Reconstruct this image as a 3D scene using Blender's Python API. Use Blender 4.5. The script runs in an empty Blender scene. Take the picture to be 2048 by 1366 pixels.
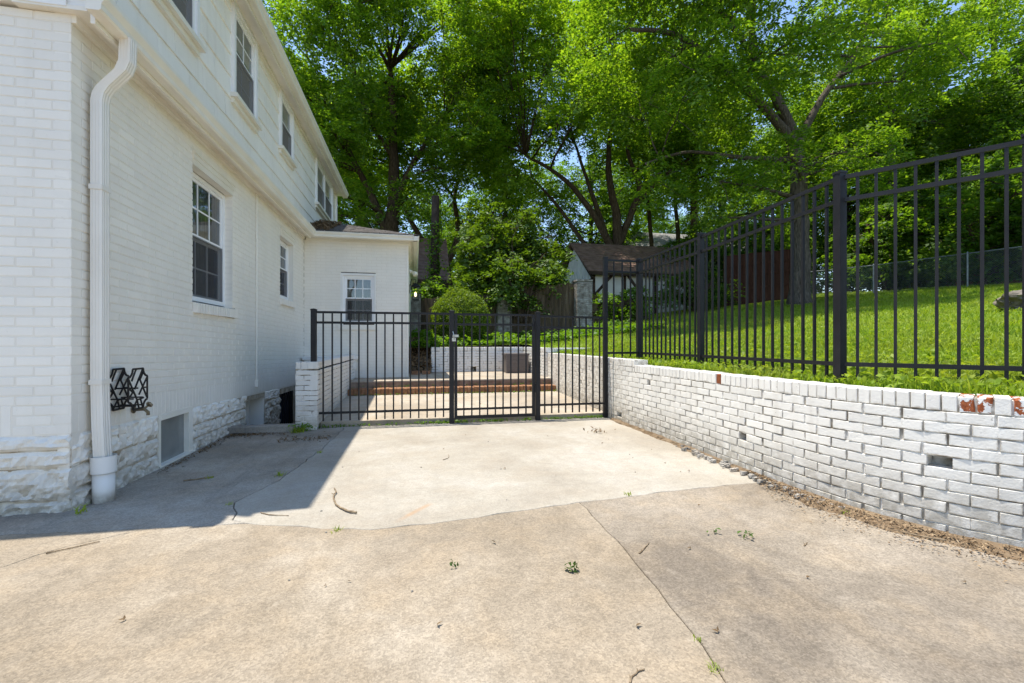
import bpy, bmesh, math, random
import numpy as np
from mathutils import Vector, Matrix, noise as mnoise

random.seed(7)
rng = np.random.default_rng(11)
R = math.radians
scene = bpy.context.scene
col = scene.collection

# ------------------------------------------------------------------ camera, sky, sun, exposure
CAM_H = 1.17
YAW = 12.03
cam_data = bpy.data.cameras.new("camera")
cam = bpy.data.objects.new("camera", cam_data)
col.objects.link(cam)
cam.location = (0, 0, CAM_H)
cam.rotation_euler = (R(90), 0, R(-YAW))
cam_data.sensor_width = 36.0
cam_data.lens = 16.0
cam_data.shift_y = 0.0005
cam_data.clip_start = 0.05
cam_data.clip_end = 2000
scene.camera = cam

KX, KY = 0.223, 0.098            # shadow shift per metre of height (+x, -y)
to_sun = Vector((-KX, KY, 1.0)).normalized()
world = bpy.data.worlds.new("World")
scene.world = world
world.use_nodes = True
wn = world.node_tree.nodes
wl = world.node_tree.links
wn.clear()
sky = wn.new("ShaderNodeTexSky")
sky.sky_type = 'NISHITA'
sky.sun_disc = False
sky.sun_elevation = math.asin(to_sun.z)
sky.sun_rotation = math.atan2(to_sun.x, to_sun.y) % (2 * math.pi)
sky.air_density = 1.0
sky.dust_density = 0.2
sky.ozone_density = 1.4
bg = wn.new("ShaderNodeBackground")
bg.inputs['Strength'].default_value = 0.145
wo = wn.new("ShaderNodeOutputWorld")
wl.new(sky.outputs[0], bg.inputs['Color'])
wl.new(bg.outputs[0], wo.inputs['Surface'])

sun_data = bpy.data.lights.new("sun", 'SUN')
sun_data.energy = 3.7
sun_data.angle = R(0.5)
sun_data.color = (1.0, 0.945, 0.85)
sun = bpy.data.objects.new("sun", sun_data)
col.objects.link(sun)
sun.rotation_euler = to_sun.to_track_quat('Z', 'Y').to_euler()
sun.location = (-5, 5, 30)

vs = scene.view_settings
vs.view_transform = 'Standard'
vs.look = 'None'
vs.gamma = 1.0
vs.use_curve_mapping = False
vs.exposure = 1.02
scene.cycles.use_denoising = True
scene.cycles.max_bounces = 14
scene.cycles.diffuse_bounces = 9
scene.cycles.transmission_bounces = 10
scene.cycles.transparent_max_bounces = 12

# ------------------------------------------------------------------ helpers: materials
def new_mat(name):
    m = bpy.data.materials.new(name)
    m.use_nodes = True
    nt = m.node_tree
    nt.nodes.clear()
    out = nt.nodes.new("ShaderNodeOutputMaterial")
    return m, nt, out


def N(nt, kind, **kw):
    n = nt.nodes.new(kind)
    for k, v in kw.items():
        if k in n.inputs:
            n.inputs[k].default_value = v
        else:
            setattr(n, k, v)
    return n


def L(nt, a, b):
    nt.links.new(a, b)


def ramp(nt, fac, stops, interp='LINEAR'):
    r = nt.nodes.new("ShaderNodeValToRGB")
    r.color_ramp.interpolation = interp
    els = r.color_ramp.elements
    while len(els) < len(stops):
        els.new(0.5)
    for e, (p, c) in zip(els, stops):
        e.position = p
        e.color = (c[0], c[1], c[2], 1) if len(c) == 3 else c
    L(nt, fac, r.inputs[0])
    return r.outputs[0]


def pos_coord(nt, scale=(1, 1, 1)):
    g = nt.nodes.new("ShaderNodeNewGeometry")
    mp = nt.nodes.new("ShaderNodeMapping")
    mp.inputs['Scale'].default_value = scale
    L(nt, g.outputs['Position'], mp.inputs['Vector'])
    return mp.outputs[0]


def noise(nt, vec, scale, detail=4, rough=0.55, dist=0.0):
    n = nt.nodes.new("ShaderNodeTexNoise")
    n.inputs['Scale'].default_value = scale
    n.inputs['Detail'].default_value = detail
    n.inputs['Roughness'].default_value = rough
    n.inputs['Distortion'].default_value = dist
    L(nt, vec, n.inputs['Vector'])
    return n.outputs['Fac']


def mixc(nt, fac, a, b, mode='MIX'):
    m = nt.nodes.new("ShaderNodeMix")
    m.data_type = 'RGBA'
    m.blend_type = mode
    for sock, v in ((m.inputs[0], fac), (m.inputs[6], a), (m.inputs[7], b)):
        if hasattr(v, 'default_value') and not isinstance(v, (tuple, float, int)):
            L(nt, v, sock)
        elif isinstance(v, (float, int)):
            sock.default_value = v
        else:
            sock.default_value = (v[0], v[1], v[2], 1)
    return m.outputs[2]


def math_(nt, op, a, b=None, clamp=False):
    m = nt.nodes.new("ShaderNodeMath")
    m.operation = op
    m.use_clamp = clamp
    for i, v in enumerate((a, b)):
        if v is None:
            continue
        if isinstance(v, (float, int)):
            m.inputs[i].default_value = v
        else:
            L(nt, v, m.inputs[i])
    return m.outputs[0]


def bump(nt, height, strength, dist=0.01, normal=None):
    b = nt.nodes.new("ShaderNodeBump")
    b.inputs['Strength'].default_value = strength
    b.inputs['Distance'].default_value = dist
    L(nt, height, b.inputs['Height'])
    if normal is not None:
        L(nt, normal, b.inputs['Normal'])
    return b.outputs[0]


def principled(nt, out, color, rough=0.8, spec=0.3, normal=None, metal=0.0):
    p = nt.nodes.new("ShaderNodeBsdfPrincipled")
    if isinstance(color, tuple):
        p.inputs['Base Color'].default_value = (color[0], color[1], color[2], 1)
    else:
        L(nt, color, p.inputs['Base Color'])
    if isinstance(rough, (float, int)):
        p.inputs['Roughness'].default_value = rough
    else:
        L(nt, rough, p.inputs['Roughness'])
    p.inputs['Specular IOR Level'].default_value = spec
    p.inputs['Metallic'].default_value = metal
    if normal is not None:
        L(nt, normal, p.inputs['Normal'])
    L(nt, p.outputs[0], out.inputs['Surface'])
    return p


def mat_noise(name, stops, scale=6, detail=5, rough=0.8, spec=0.25, bscale=60, bstr=0.2, bdist=0.004, stretch=(1, 1, 1), metal=0.0):
    m, nt, out = new_mat(name)
    v = pos_coord(nt, stretch)
    c = ramp(nt, noise(nt, v, scale, detail), stops)
    nb = bump(nt, noise(nt, v, bscale, 4), bstr, bdist) if bstr else None
    principled(nt, out, c, rough, spec, nb, metal)
    return m


def sep_pos(nt):
    g = nt.nodes.new("ShaderNodeNewGeometry")
    s = nt.nodes.new("ShaderNodeSeparateXYZ")
    L(nt, g.outputs['Position'], s.inputs[0])
    return s.outputs


def map_range(nt, v, a, b, c=0.0, d=1.0):
    m = nt.nodes.new("ShaderNodeMapRange")
    L(nt, v, m.inputs[0])
    m.inputs[1].default_value = a
    m.inputs[2].default_value = b
    m.inputs[3].default_value = c
    m.inputs[4].default_value = d
    return m.outputs[0]


def dirty_paint(name, base, dirt, z0, z1, amount=0.7, specks=0.5, bscale=55, bstr=0.25, bdist=0.004, per_obj=0.05, rough=0.75, edge=0.0):
    """white masonry paint with splash dirt near the foot, faint runs and worn specks"""
    m, nt, out = new_mat(name)
    v = pos_coord(nt)
    n1 = noise(nt, v, 2.2, 5)
    n2 = noise(nt, v, 14, 6, 0.65)
    n3 = noise(nt, pos_coord(nt, (9, 9, 0.9)), 1.0, 4)
    c = ramp(nt, n1, [(0.3, tuple(x * 0.93 for x in base)), (0.7, base)])
    oi = nt.nodes.new("ShaderNodeObjectInfo")
    k = map_range(nt, oi.outputs['Random'], 0, 1, 1 - per_obj, 1 + per_obj * 0.4)
    c = mixc(nt, 1.0, c, k, 'MULTIPLY')
    z = sep_pos(nt)[2]
    zf = map_range(nt, z, z0, z1, 1.0, 0.0)
    dm = math_(nt, 'MULTIPLY', zf, map_range(nt, n2, 0.26, 0.58), True)
    c = mixc(nt, math_(nt, 'MULTIPLY', dm, amount), c, dirt)
    run = math_(nt, 'MULTIPLY', map_range(nt, n3, 0.52, 0.78), specks * 0.5, True)
    c = mixc(nt, run, c, (0.55, 0.5, 0.42))
    sp = math_(nt, 'MULTIPLY', map_range(nt, noise(nt, v, 38, 3), 0.68, 0.76), specks, True)
    c = mixc(nt, sp, c, (0.42, 0.38, 0.32))
    if edge:
        tc = nt.nodes.new("ShaderNodeTexCoord")
        sx = nt.nodes.new("ShaderNodeSeparateXYZ")
        L(nt, tc.outputs['Generated'], sx.inputs[0])
        low = map_range(nt, sx.outputs[2], 0.0, 0.20, 1, 0)
        hi = map_range(nt, sx.outputs[2], 0.93, 1.0, 0, 0.8)
        xx = math_(nt, 'ABSOLUTE', math_(nt, 'SUBTRACT', sx.outputs[0], 0.5))
        sd = map_range(nt, xx, 0.455, 0.50)
        e = math_(nt, 'MAXIMUM', math_(nt, 'MAXIMUM', low, hi), sd)
        e = math_(nt, 'MULTIPLY', e, map_range(nt, noise(nt, v, 17, 5, 0.65), 0.42, 0.62), True)
        c = mixc(nt, math_(nt, 'MULTIPLY', e, edge), c, (0.24, 0.20, 0.145))
    nb = bump(nt, noise(nt, v, bscale, 5, 0.6), bstr, bdist)
    principled(nt, out, c, rough, 0.2, nb)
    return m


M = {}
M['brick_white'] = dirty_paint('white_brick_paint', (0.87, 0.83, 0.75), (0.45, 0.42, 0.36), -0.05, 0.9, 0.3, 0.2, 60, 0.35, 0.004, 0.045)
M['mortar_white'] = dirty_paint('white_painted_mortar', (0.80, 0.755, 0.67), (0.42, 0.38, 0.31), -0.05, 0.6, 0.4, 0.12, 90, 0.3, 0.003, 0.0)
M['stone_white'] = dirty_paint('white_painted_stone', (0.83, 0.79, 0.71), (0.27, 0.23, 0.17), -0.05, 0.42, 0.9, 0.45, 34, 0.7, 0.012, 0.05)
M['wall_white'] = dirty_paint('weathered_white_brick_paint', (0.85, 0.815, 0.745), (0.27, 0.235, 0.175), -0.02, 0.42, 1.0, 0.75, 75, 0.6, 0.004, 0.07, 0.9, 0.8)
M['wall_white_low'] = dirty_paint('grimy_white_brick_paint', (0.76, 0.74, 0.70), (0.34, 0.28, 0.2), 0.0, 0.5, 0.7, 0.5, 75, 0.5, 0.004, 0.08, 0.9)
M['mortar_dark'] = mat_noise('stained_mortar', [(0.32, (0.13, 0.105, 0.075)), (0.47, (0.40, 0.36, 0.30)), (0.56, (0.74, 0.71, 0.66))], 7, 6, 0.95, 0.1, 90, 0.6, 0.006)
M['stone_mortar'] = mat_noise('stained_stone_joint', [(0.3, (0.24, 0.19, 0.13)), (0.5, (0.46, 0.40, 0.31)), (0.7, (0.66, 0.62, 0.54))], 6, 5, 0.95, 0.1, 50, 0.5, 0.008)
M['red_brick'] = mat_noise('bare_red_brick', [(0.3, (0.20, 0.06, 0.025)), (0.7, (0.36, 0.12, 0.05))], 20, 5, 0.9, 0.15, 80, 0.5, 0.004)
M['pebble'] = mat_noise('pale_pebble', [(0.3, (0.22, 0.19, 0.15)), (0.7, (0.42, 0.38, 0.32))], 30, 4, 0.9, 0.1, 30, 0.0)
M['step_brick'] = mat_noise('worn_orange_brick', [(0.25, (0.15, 0.08, 0.045)), (0.5, (0.27, 0.135, 0.07)), (0.75, (0.34, 0.21, 0.125))], 9, 5, 0.9, 0.15, 70, 0.5, 0.005)
M['riser'] = mat_noise('stained_concrete_riser', [(0.3, (0.13, 0.09, 0.065)), (0.6, (0.25, 0.19, 0.145)), (0.8, (0.34, 0.28, 0.22))], 7, 6, 0.95, 0.1, 50, 0.6, 0.008)
M['black_metal'] = mat_noise('black_powder_coat', [(0.3, (0.010, 0.010, 0.011)), (0.7, (0.017, 0.016, 0.018))], 9, 4, 0.5, 0.3, 120, 0.06, 0.002)
M['white_trim'] = mat_noise('white_trim_paint', [(0.3, (0.78, 0.77, 0.73)), (0.7, (0.84, 0.83, 0.80))], 3, 4, 0.5, 0.35, 30, 0.05, 0.002)
M['cream_trim'] = mat_noise('cream_gutter_paint', [(0.3, (0.74, 0.70, 0.60)), (0.7, (0.82, 0.79, 0.71))], 2.5, 4, 0.45, 0.4, 30, 0.05, 0.002)
M['downspout'] = mat_noise('enamelled_downspout', [(0.3, (0.74, 0.70, 0.63)), (0.7, (0.80, 0.77, 0.71))], 3, 4, 0.42, 0.4, 30, 0.04, 0.002)
M['pvc'] = dirty_paint('white_pvc_pipe', (0.78, 0.76, 0.72), (0.2, 0.17, 0.12), 0.0, 0.09, 0.8, 0.2, 60, 0.05, 0.002, 0)
M['vinyl'] = mat_noise('white_vinyl', [(0.3, (0.80, 0.80, 0.80)), (0.7, (0.86, 0.86, 0.86))], 4, 3, 0.35, 0.45, 30, 0.0)
M['shadow_gap'] = mat_noise('dark_void', [(0.3, (0.01, 0.01, 0.01)), (0.7, (0.02, 0.018, 0.015))], 5, 3, 0.95, 0.05, 30, 0.0)
M['brass'] = mat_noise('weathered_brass', [(0.3, (0.12, 0.09, 0.05)), (0.7, (0.32, 0.26, 0.16))], 40, 4, 0.45, 0.5, 90, 0.3, 0.002, metal=0.6)
M['silver'] = mat_noise('dull_steel', [(0.3, (0.30, 0.30, 0.30)), (0.7, (0.48, 0.48, 0.47))], 20, 3, 0.3, 0.5, 30, 0.0, metal=0.9)
M['roof_dark'] = mat_noise('dark_asphalt_shingle', [(0.3, (0.07, 0.065, 0.06)), (0.7, (0.17, 0.15, 0.135))], 12, 6, 0.95, 0.1, 120, 0.6, 0.006)
M['roof_brown'] = mat_noise('brown_asphalt_shingle', [(0.3, (0.145, 0.088, 0.066)), (0.7, (0.255, 0.165, 0.128))], 3, 7, 0.95, 0.1, 60, 0.5, 0.01)
M['roof_grey'] = mat_noise('grey_shingle', [(0.3, (0.24, 0.235, 0.225)), (0.7, (0.33, 0.32, 0.31))], 3, 6, 0.9, 0.1, 30, 0.3, 0.01)
M['plaster'] = mat_noise('white_plaster', [(0.3, (0.56, 0.53, 0.47)), (0.7, (0.70, 0.68, 0.62))], 1.5, 5, 0.8, 0.2, 20, 0.15, 0.005)
M['timber_dark'] = mat_noise('dark_timber', [(0.3, (0.03, 0.02, 0.014)), (0.7, (0.075, 0.05, 0.035))], 5, 5, 0.85, 0.15, 40, 0.3, 0.006)
M['fence_wood'] = mat_noise('aged_fence_board', [(0.25, (0.05, 0.035, 0.024)), (0.55, (0.12, 0.085, 0.055)), (0.8, (0.20, 0.15, 0.10))], 2.2, 6, 0.9, 0.1, 30, 0.4, 0.006, (6, 6, 0.6))
M['fence_red'] = mat_noise('red_stained_board', [(0.25, (0.04, 0.018, 0.013)), (0.75, (0.095, 0.042, 0.03))], 2.2, 6, 0.9, 0.1, 30, 0.4, 0.006, (6, 6, 0.6))
M['pier_brick'] = mat_noise('whitewashed_old_brick', [(0.28, (0.10, 0.08, 0.065)), (0.5, (0.26, 0.23, 0.2)), (0.75, (0.45, 0.43, 0.40))], 9, 6, 0.92, 0.1, 50, 0.5, 0.008)
M['pier_mortar'] = mat_noise('old_lime_mortar', [(0.3, (0.2, 0.19, 0.17)), (0.7, (0.36, 0.34, 0.31))], 10, 5, 0.95, 0.1, 60, 0.4, 0.006)
M['box_plastic'] = mat_noise('taupe_resin', [(0.3, (0.115, 0.095, 0.085)), (0.7, (0.15, 0.125, 0.112))], 14, 4, 0.55, 0.3, 60, 0.15, 0.003, (1, 1, 5))
M['galvanised'] = mat_noise('galvanised_steel', [(0.3, (0.16, 0.18, 0.18)), (0.7, (0.25, 0.27, 0.27))], 10, 4, 0.5, 0.4, 30, 0.0, metal=0.4)
M['rock'] = mat_noise('grey_brown_rock', [(0.3, (0.10, 0.085, 0.065)), (0.7, (0.23, 0.20, 0.165))], 5, 6, 0.95, 0.1, 30, 0.8, 0.02)
M['door_blue'] = mat_noise('dark_blue_door_paint', [(0.3, (0.015, 0.02, 0.04)), (0.7, (0.025, 0.035, 0.06))], 5, 4, 0.5, 0.4, 30, 0.0)
M['curtain'] = mat_noise('grey_curtain', [(0.3, (0.30, 0.29, 0.27)), (0.7, (0.40, 0.39, 0.37))], 6, 3, 0.9, 0.1, 30, 0.0)
M['room_dark'] = mat_noise('dim_room', [(0.3, (0.05, 0.045, 0.04)), (0.7, (0.09, 0.08, 0.07))], 3, 3, 0.9, 0.1, 30, 0.0)
M['dirt'] = mat_noise('dry_soil', [(0.3, (0.11, 0.075, 0.045)), (0.7, (0.27, 0.20, 0.13))], 14, 7, 0.97, 0.05, 70, 0.9, 0.012)
M['mulch'] = mat_noise('dry_leaf_litter', [(0.3, (0.08, 0.05, 0.03)), (0.5, (0.23, 0.155, 0.09)), (0.7, (0.42, 0.32, 0.2))], 60, 2, 0.95, 0.05, 30, 0.0)
M['leaf_brown'] = mat_noise('dead_leaf', [(0.3, (0.10, 0.06, 0.03)), (0.7, (0.22, 0.15, 0.08))], 30, 3, 0.8, 0.15, 30, 0.0)
M['twig'] = mat_noise('bare_twig', [(0.3, (0.13, 0.09, 0.055)), (0.7, (0.30, 0.23, 0.15))], 40, 3, 0.9, 0.1, 60, 0.4, 0.003)
M['ground'] = mat_noise('bare_earth', [(0.3, (0.07, 0.055, 0.035)), (0.7, (0.16, 0.12, 0.08))], 3, 6, 0.97, 0.05, 30, 0.5, 0.01)
M['lamp_glass'] = mat_noise('amber_lamp_glass', [(0.3, (0.35, 0.30, 0.2)), (0.7, (0.45, 0.40, 0.28))], 5, 2, 0.15, 0.5, 30, 0.0)


def emit_mat(name, c, s):
    m, nt, out = new_mat(name)
    e = N(nt, "ShaderNodeEmission")
    e.inputs[0].default_value = (*c, 1)
    e.inputs[1].default_value = s
    L(nt, e.outputs[0], out.inputs[0])
    return m


M['bulb'] = emit_mat('lit_bulb', (1.0, 0.75, 0.35), 3.0)


def glass_mat(name, tint, trans):
    m, nt, out = new_mat(name)
    tr = N(nt, "ShaderNodeBsdfTransparent")
    tr.inputs[0].default_value = (*tint, 1)
    df = N(nt, "ShaderNodeBsdfDiffuse")
    df.inputs[0].default_value = (0.03, 0.03, 0.03, 1)
    a = N(nt, "ShaderNodeMixShader")
    a.inputs[0].default_value = trans
    L(nt, df.outputs[0], a.inputs[1])
    L(nt, tr.outputs[0], a.inputs[2])
    gl = N(nt, "ShaderNodeBsdfGlossy")
    gl.inputs['Roughness'].default_value = 0.03
    gl.inputs[0].default_value = (0.9, 0.95, 1.0, 1)
    fr = N(nt, "ShaderNodeFresnel")
    fr.inputs[0].default_value = 1.6
    b = N(nt, "ShaderNodeMixShader")
    L(nt, math_(nt, 'ADD', fr.outputs[0], 0.07, True), b.inputs[0])
    L(nt, a.outputs[0], b.inputs[1])
    L(nt, gl.outputs[0], b.inputs[2])
    L(nt, b.outputs[0], out.inputs[0])
    return m


M['glass'] = glass_mat('window_glass', (0.75, 0.78, 0.78), 0.85)
M['cloudy_pane'] = mat_noise('clouded_acrylic_sheet', [(0.3, (0.17, 0.18, 0.17)), (0.7, (0.25, 0.26, 0.245))], 2.5, 5, 0.22, 0.5, 30, 0.0)


def screen_mat():
    m, nt, out = new_mat('insect_screen')
    tr = N(nt, "ShaderNodeBsdfTransparent")
    df = N(nt, "ShaderNodeBsdfDiffuse")
    df.inputs[0].default_value = (0.045, 0.045, 0.05, 1)
    a = N(nt, "ShaderNodeMixShader")
    a.inputs[0].default_value = 0.42
    L(nt, df.outputs[0], a.inputs[1])
    L(nt, tr.outputs[0], a.inputs[2])
    L(nt, a.outputs[0], out.inputs[0])
    return m


M['screen'] = screen_mat()


def concrete(name, light, mid, dark, warm, grain=0.5, rust=False, blotch=1.0):
    m, nt, out = new_mat(name)
    v = pos_coord(nt)
    big = noise(nt, v, 0.75, 5, 0.6, 0.4)
    med = noise(nt, v, 3.2, 6, 0.62, 0.3)
    c = ramp(nt, big, [(0.38, dark), (0.5, mid), (0.62, light)])
    stain = noise(nt, v, 0.42, 6, 0.66, 0.8)
    c = mixc(nt, math_(nt, 'MULTIPLY', map_range(nt, stain, 0.50, 0.64), 0.55 * blotch, True), c, tuple(x * 0.82 for x in dark))
    c = mixc(nt, math_(nt, 'MULTIPLY', map_range(nt, med, 0.45, 0.68), 0.55 * blotch, True), c, warm)
    drag = noise(nt, pos_coord(nt, (0.8, 5.0, 1)), 2.5, 5, 0.6)
    c = mixc(nt, math_(nt, 'MULTIPLY', map_range(nt, drag, 0.55, 0.75), 0.30, True), c, tuple(x * 0.68 for x in mid))
    mot = noise(nt, v, 8.5, 8, 0.74, 0.5)
    c = mixc(nt, 1.0, c, map_range(nt, mot, 0.36, 0.64, 1 - 0.13 * blotch, 1 + 0.07 * blotch), 'MULTIPLY')
    streak = noise(nt, pos_coord(nt, (6.0, 0.7, 1)), 1.2, 6, 0.7, 0.6)
    c = mixc(nt, math_(nt, 'MULTIPLY', map_range(nt, streak, 0.54, 0.70), 0.32 * blotch, True), c, tuple(x * 0.7 for x in dark))
    # exposed aggregate: pale and dark grains
    vo = nt.nodes.new("ShaderNodeTexVoronoi")
    vo.inputs['Scale'].default_value = 115
    L(nt, v, vo.inputs['Vector'])
    sp = nt.nodes.new("ShaderNodeSeparateColor")
    L(nt, vo.outputs['Color'], sp.inputs[0])
    g = map_range(nt, sp.outputs[0], 0, 1, 1 - 0.22 * grain, 1 + 0.18 * grain)
    c = mixc(nt, 1.0, c, g, 'MULTIPLY')
    fine = map_range(nt, noise(nt, v, 160, 3, 0.7), 0.3, 0.7, 1 - 0.16 * grain, 1 + 0.13 * grain)
    c = mixc(nt, 1.0, c, fine, 'MULTIPLY')
    flake = map_range(nt, noise(nt, v, 95, 3, 0.6), 0.60, 0.68)
    c = mixc(nt, math_(nt, 'MULTIPLY', flake, 0.26 * grain), c, tuple(min(1, x * 1.3) for x in light))
    pit = map_range(nt, noise(nt, v, 42, 2, 0.5), 0.70, 0.76)
    c = mixc(nt, math_(nt, 'MULTIPLY', pit, 0.45), c, tuple(x * 0.4 for x in mid))
    lich = map_range(nt, noise(nt, v, 6, 7, 0.72), 0.60, 0.70)
    c = mixc(nt, math_(nt, 'MULTIPLY', lich, 0.42), c, tuple(min(1, x * 1.22) for x in light))
    if rust:
        g2 = nt.nodes.new("ShaderNodeNewGeometry")
        p0 = Vector((-0.14, 3.03, 0))
        p1 = Vector((0.115, 3.35, 0))
        d = (p1 - p0).normalized()
        pr = Vector((-d.y, d.x, 0))

        def dot(vec):
            sb = N(nt, "ShaderNodeVectorMath", operation='SUBTRACT')
            L(nt, g2.outputs['Position'], sb.inputs[0])
            sb.inputs[1].default_value = p0
            dt = N(nt, "ShaderNodeVectorMath", operation='DOT_PRODUCT')
            L(nt, sb.outputs[0], dt.inputs[0])
            dt.inputs[1].default_value = vec
            return dt.outputs['Value']
        t = dot(d)
        n = math_(nt, 'ABSOLUTE', dot(pr))
        mk = math_(nt, 'MULTIPLY', map_range(nt, n, 0.006, 0.032, 1, 0), map_range(nt, t, 0.0, 0.12), True)
        mk = math_(nt, 'MULTIPLY', mk, map_range(nt, t, 0.36, 0.42, 1, 0), True)
        mk = math_(nt, 'MULTIPLY', mk, map_range(nt, med, 0.25, 0.55), True)
        c = mixc(nt, math_(nt, 'MULTIPLY', mk, 0.5), c, (0.40, 0.21, 0.08))
    h = math_(nt, 'ADD', noise(nt, v, 110, 4, 0.7), math_(nt, 'MULTIPLY', vo.outputs['Distance'], 0.8))
    nb = bump(nt, h, 0.32 * grain + 0.05, 0.005)
    nb = bump(nt, med, 0.25, 0.02, nb)
    principled(nt, out, c, 0.88, 0.2, nb)
    return m


M['concrete_rear'] = concrete('pale_concrete', (0.405, 0.372, 0.318), (0.362, 0.326, 0.267), (0.315, 0.278, 0.224), (0.352, 0.294, 0.22), 0.5, True, 0.6)
M['concrete_left'] = concrete('warm_worn_concrete', (0.358, 0.305, 0.235), (0.303, 0.25, 0.184), (0.236, 0.193, 0.14), (0.33, 0.257, 0.172), 0.9)
M['concrete_right'] = concrete('grey_brown_worn_concrete', (0.342, 0.293, 0.232), (0.262, 0.221, 0.17), (0.184, 0.152, 0.116), (0.318, 0.25, 0.17), 1.0)
M['concrete_house'] = concrete('weathered_concrete_shade_grey', (0.38, 0.345, 0.29), (0.32, 0.285, 0.235), (0.235, 0.205, 0.165), (0.33, 0.27, 0.20), 0.9)  # blotchier than the pale concrete, with the grey of house shade in its colour
M['concrete_patio'] = concrete('patio_concrete', (0.46, 0.40, 0.325), (0.40, 0.345, 0.275), (0.33, 0.28, 0.22), (0.40, 0.31, 0.21), 0.45)
M['concrete_curb'] = concrete('curb_concrete', (0.42, 0.39, 0.35), (0.34, 0.32, 0.285), (0.24, 0.22, 0.19), (0.30, 0.24, 0.18), 0.7)


def leaf_mat(name, cols, trans=0.42, tgain=(1.7, 1.45, 0.7), gloss=0.025):
    m, nt, out = new_mat(name)
    g = nt.nodes.new("ShaderNodeNewGeometry")
    c = ramp(nt, g.outputs['Random Per Island'], [(i / (len(cols) - 1), k) for i, k in enumerate(cols)])
    df = N(nt, "ShaderNodeBsdfDiffuse")
    L(nt, c, df.inputs[0])
    tl = N(nt, "ShaderNodeBsdfTranslucent")
    L(nt, mixc(nt, 1.0, c, tgain, 'MULTIPLY'), tl.inputs[0])
    a = N(nt, "ShaderNodeMixShader")
    a.inputs[0].default_value = trans
    L(nt, df.outputs[0], a.inputs[1])
    L(nt, tl.outputs[0], a.inputs[2])
    gl = N(nt, "ShaderNodeBsdfGlossy")
    gl.inputs['Roughness'].default_value = 0.55
    gl.inputs[0].default_value = (0.9, 0.95, 0.85, 1)
    b = N(nt, "ShaderNodeMixShader")
    b.inputs[0].default_value = gloss
    L(nt, a.outputs[0], b.inputs[1])
    L(nt, gl.outputs[0], b.inputs[2])
    L(nt, b.outputs[0], out.inputs[0])
    return m


M['leaf_bright'] = leaf_mat('bright_leaf', [(0.085, 0.165, 0.013), (0.138, 0.24, 0.018), (0.235, 0.335, 0.038)], 0.51, tgain=(2.4, 2.25, 0.6))
M['leaf_mid'] = leaf_mat('mid_leaf', [(0.060, 0.132, 0.013), (0.103, 0.192, 0.017), (0.185, 0.282, 0.032)], 0.51, tgain=(2.4, 2.25, 0.6))
M['leaf_deep'] = leaf_mat('deep_leaf', [(0.044, 0.102, 0.014), (0.072, 0.147, 0.018), (0.125, 0.21, 0.027)], 0.50, tgain=(2.4, 2.25, 0.6))
M['leaf_waxy'] = leaf_mat('waxy_leaf', [(0.048, 0.098, 0.012), (0.072, 0.132, 0.014), (0.105, 0.175, 0.02)], 0.36, tgain=(2.5, 2.3, 0.6), gloss=0.03)
M['leaf_box'] = leaf_mat('clipped_leaf', [(0.075, 0.13, 0.012), (0.11, 0.172, 0.014), (0.155, 0.215, 0.02)], 0.38, tgain=(2.5, 2.35, 0.6))
M['ivy'] = leaf_mat('ivy_leaf', [(0.055, 0.12, 0.011), (0.085, 0.17, 0.013), (0.125, 0.22, 0.018)], 0.42, tgain=(2.5, 2.35, 0.6))
M['grass'] = leaf_mat('lawn_grass', [(0.135, 0.225, 0.015), (0.205, 0.305, 0.021), (0.30, 0.38, 0.05)], 0.44, (1.65, 1.6, 0.6), 0.015)
M['leaf_green'] = leaf_mat('plucked_leaf', [(0.05, 0.10, 0.02), (0.08, 0.14, 0.025)], 0.2)
def patchy(m, cols, scale):
    nt = m.node_tree
    rmp = [n for n in nt.nodes if n.type == 'VALTORGB'][0]
    targets = [l.to_socket for l in rmp.outputs[0].links]
    pn = map_range(nt, noise(nt, pos_coord(nt), scale, 4, 0.6), 0.42, 0.66)
    mixed = mixc(nt, math_(nt, 'MULTIPLY', pn, 0.6), rmp.outputs[0], cols)
    for t_ in targets:
        L(nt, mixed, t_)


patchy(M['grass'], (0.26, 0.29, 0.05), 0.9)
M['soil_green'] = mat_noise('mossy_soil', [(0.3, (0.10, 0.145, 0.018)), (0.5, (0.145, 0.21, 0.022)), (0.75, (0.20, 0.255, 0.035))], 9, 7, 0.95, 0.05, 60, 0.8, 0.02)
M['bark_grey'] = mat_noise('furrowed_grey_bark', [(0.3, (0.045, 0.036, 0.028)), (0.55, (0.12, 0.10, 0.08)), (0.78, (0.22, 0.19, 0.155))], 7, 7, 0.95, 0.05, 14, 0.9, 0.03, (4, 4, 0.55))
M['bark_brown'] = mat_noise('brown_bark', [(0.3, (0.04, 0.028, 0.018)), (0.6, (0.10, 0.072, 0.048)), (0.8, (0.18, 0.14, 0.10))], 6, 7, 0.95, 0.05, 14, 0.8, 0.025, (3, 3, 0.7))


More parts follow.
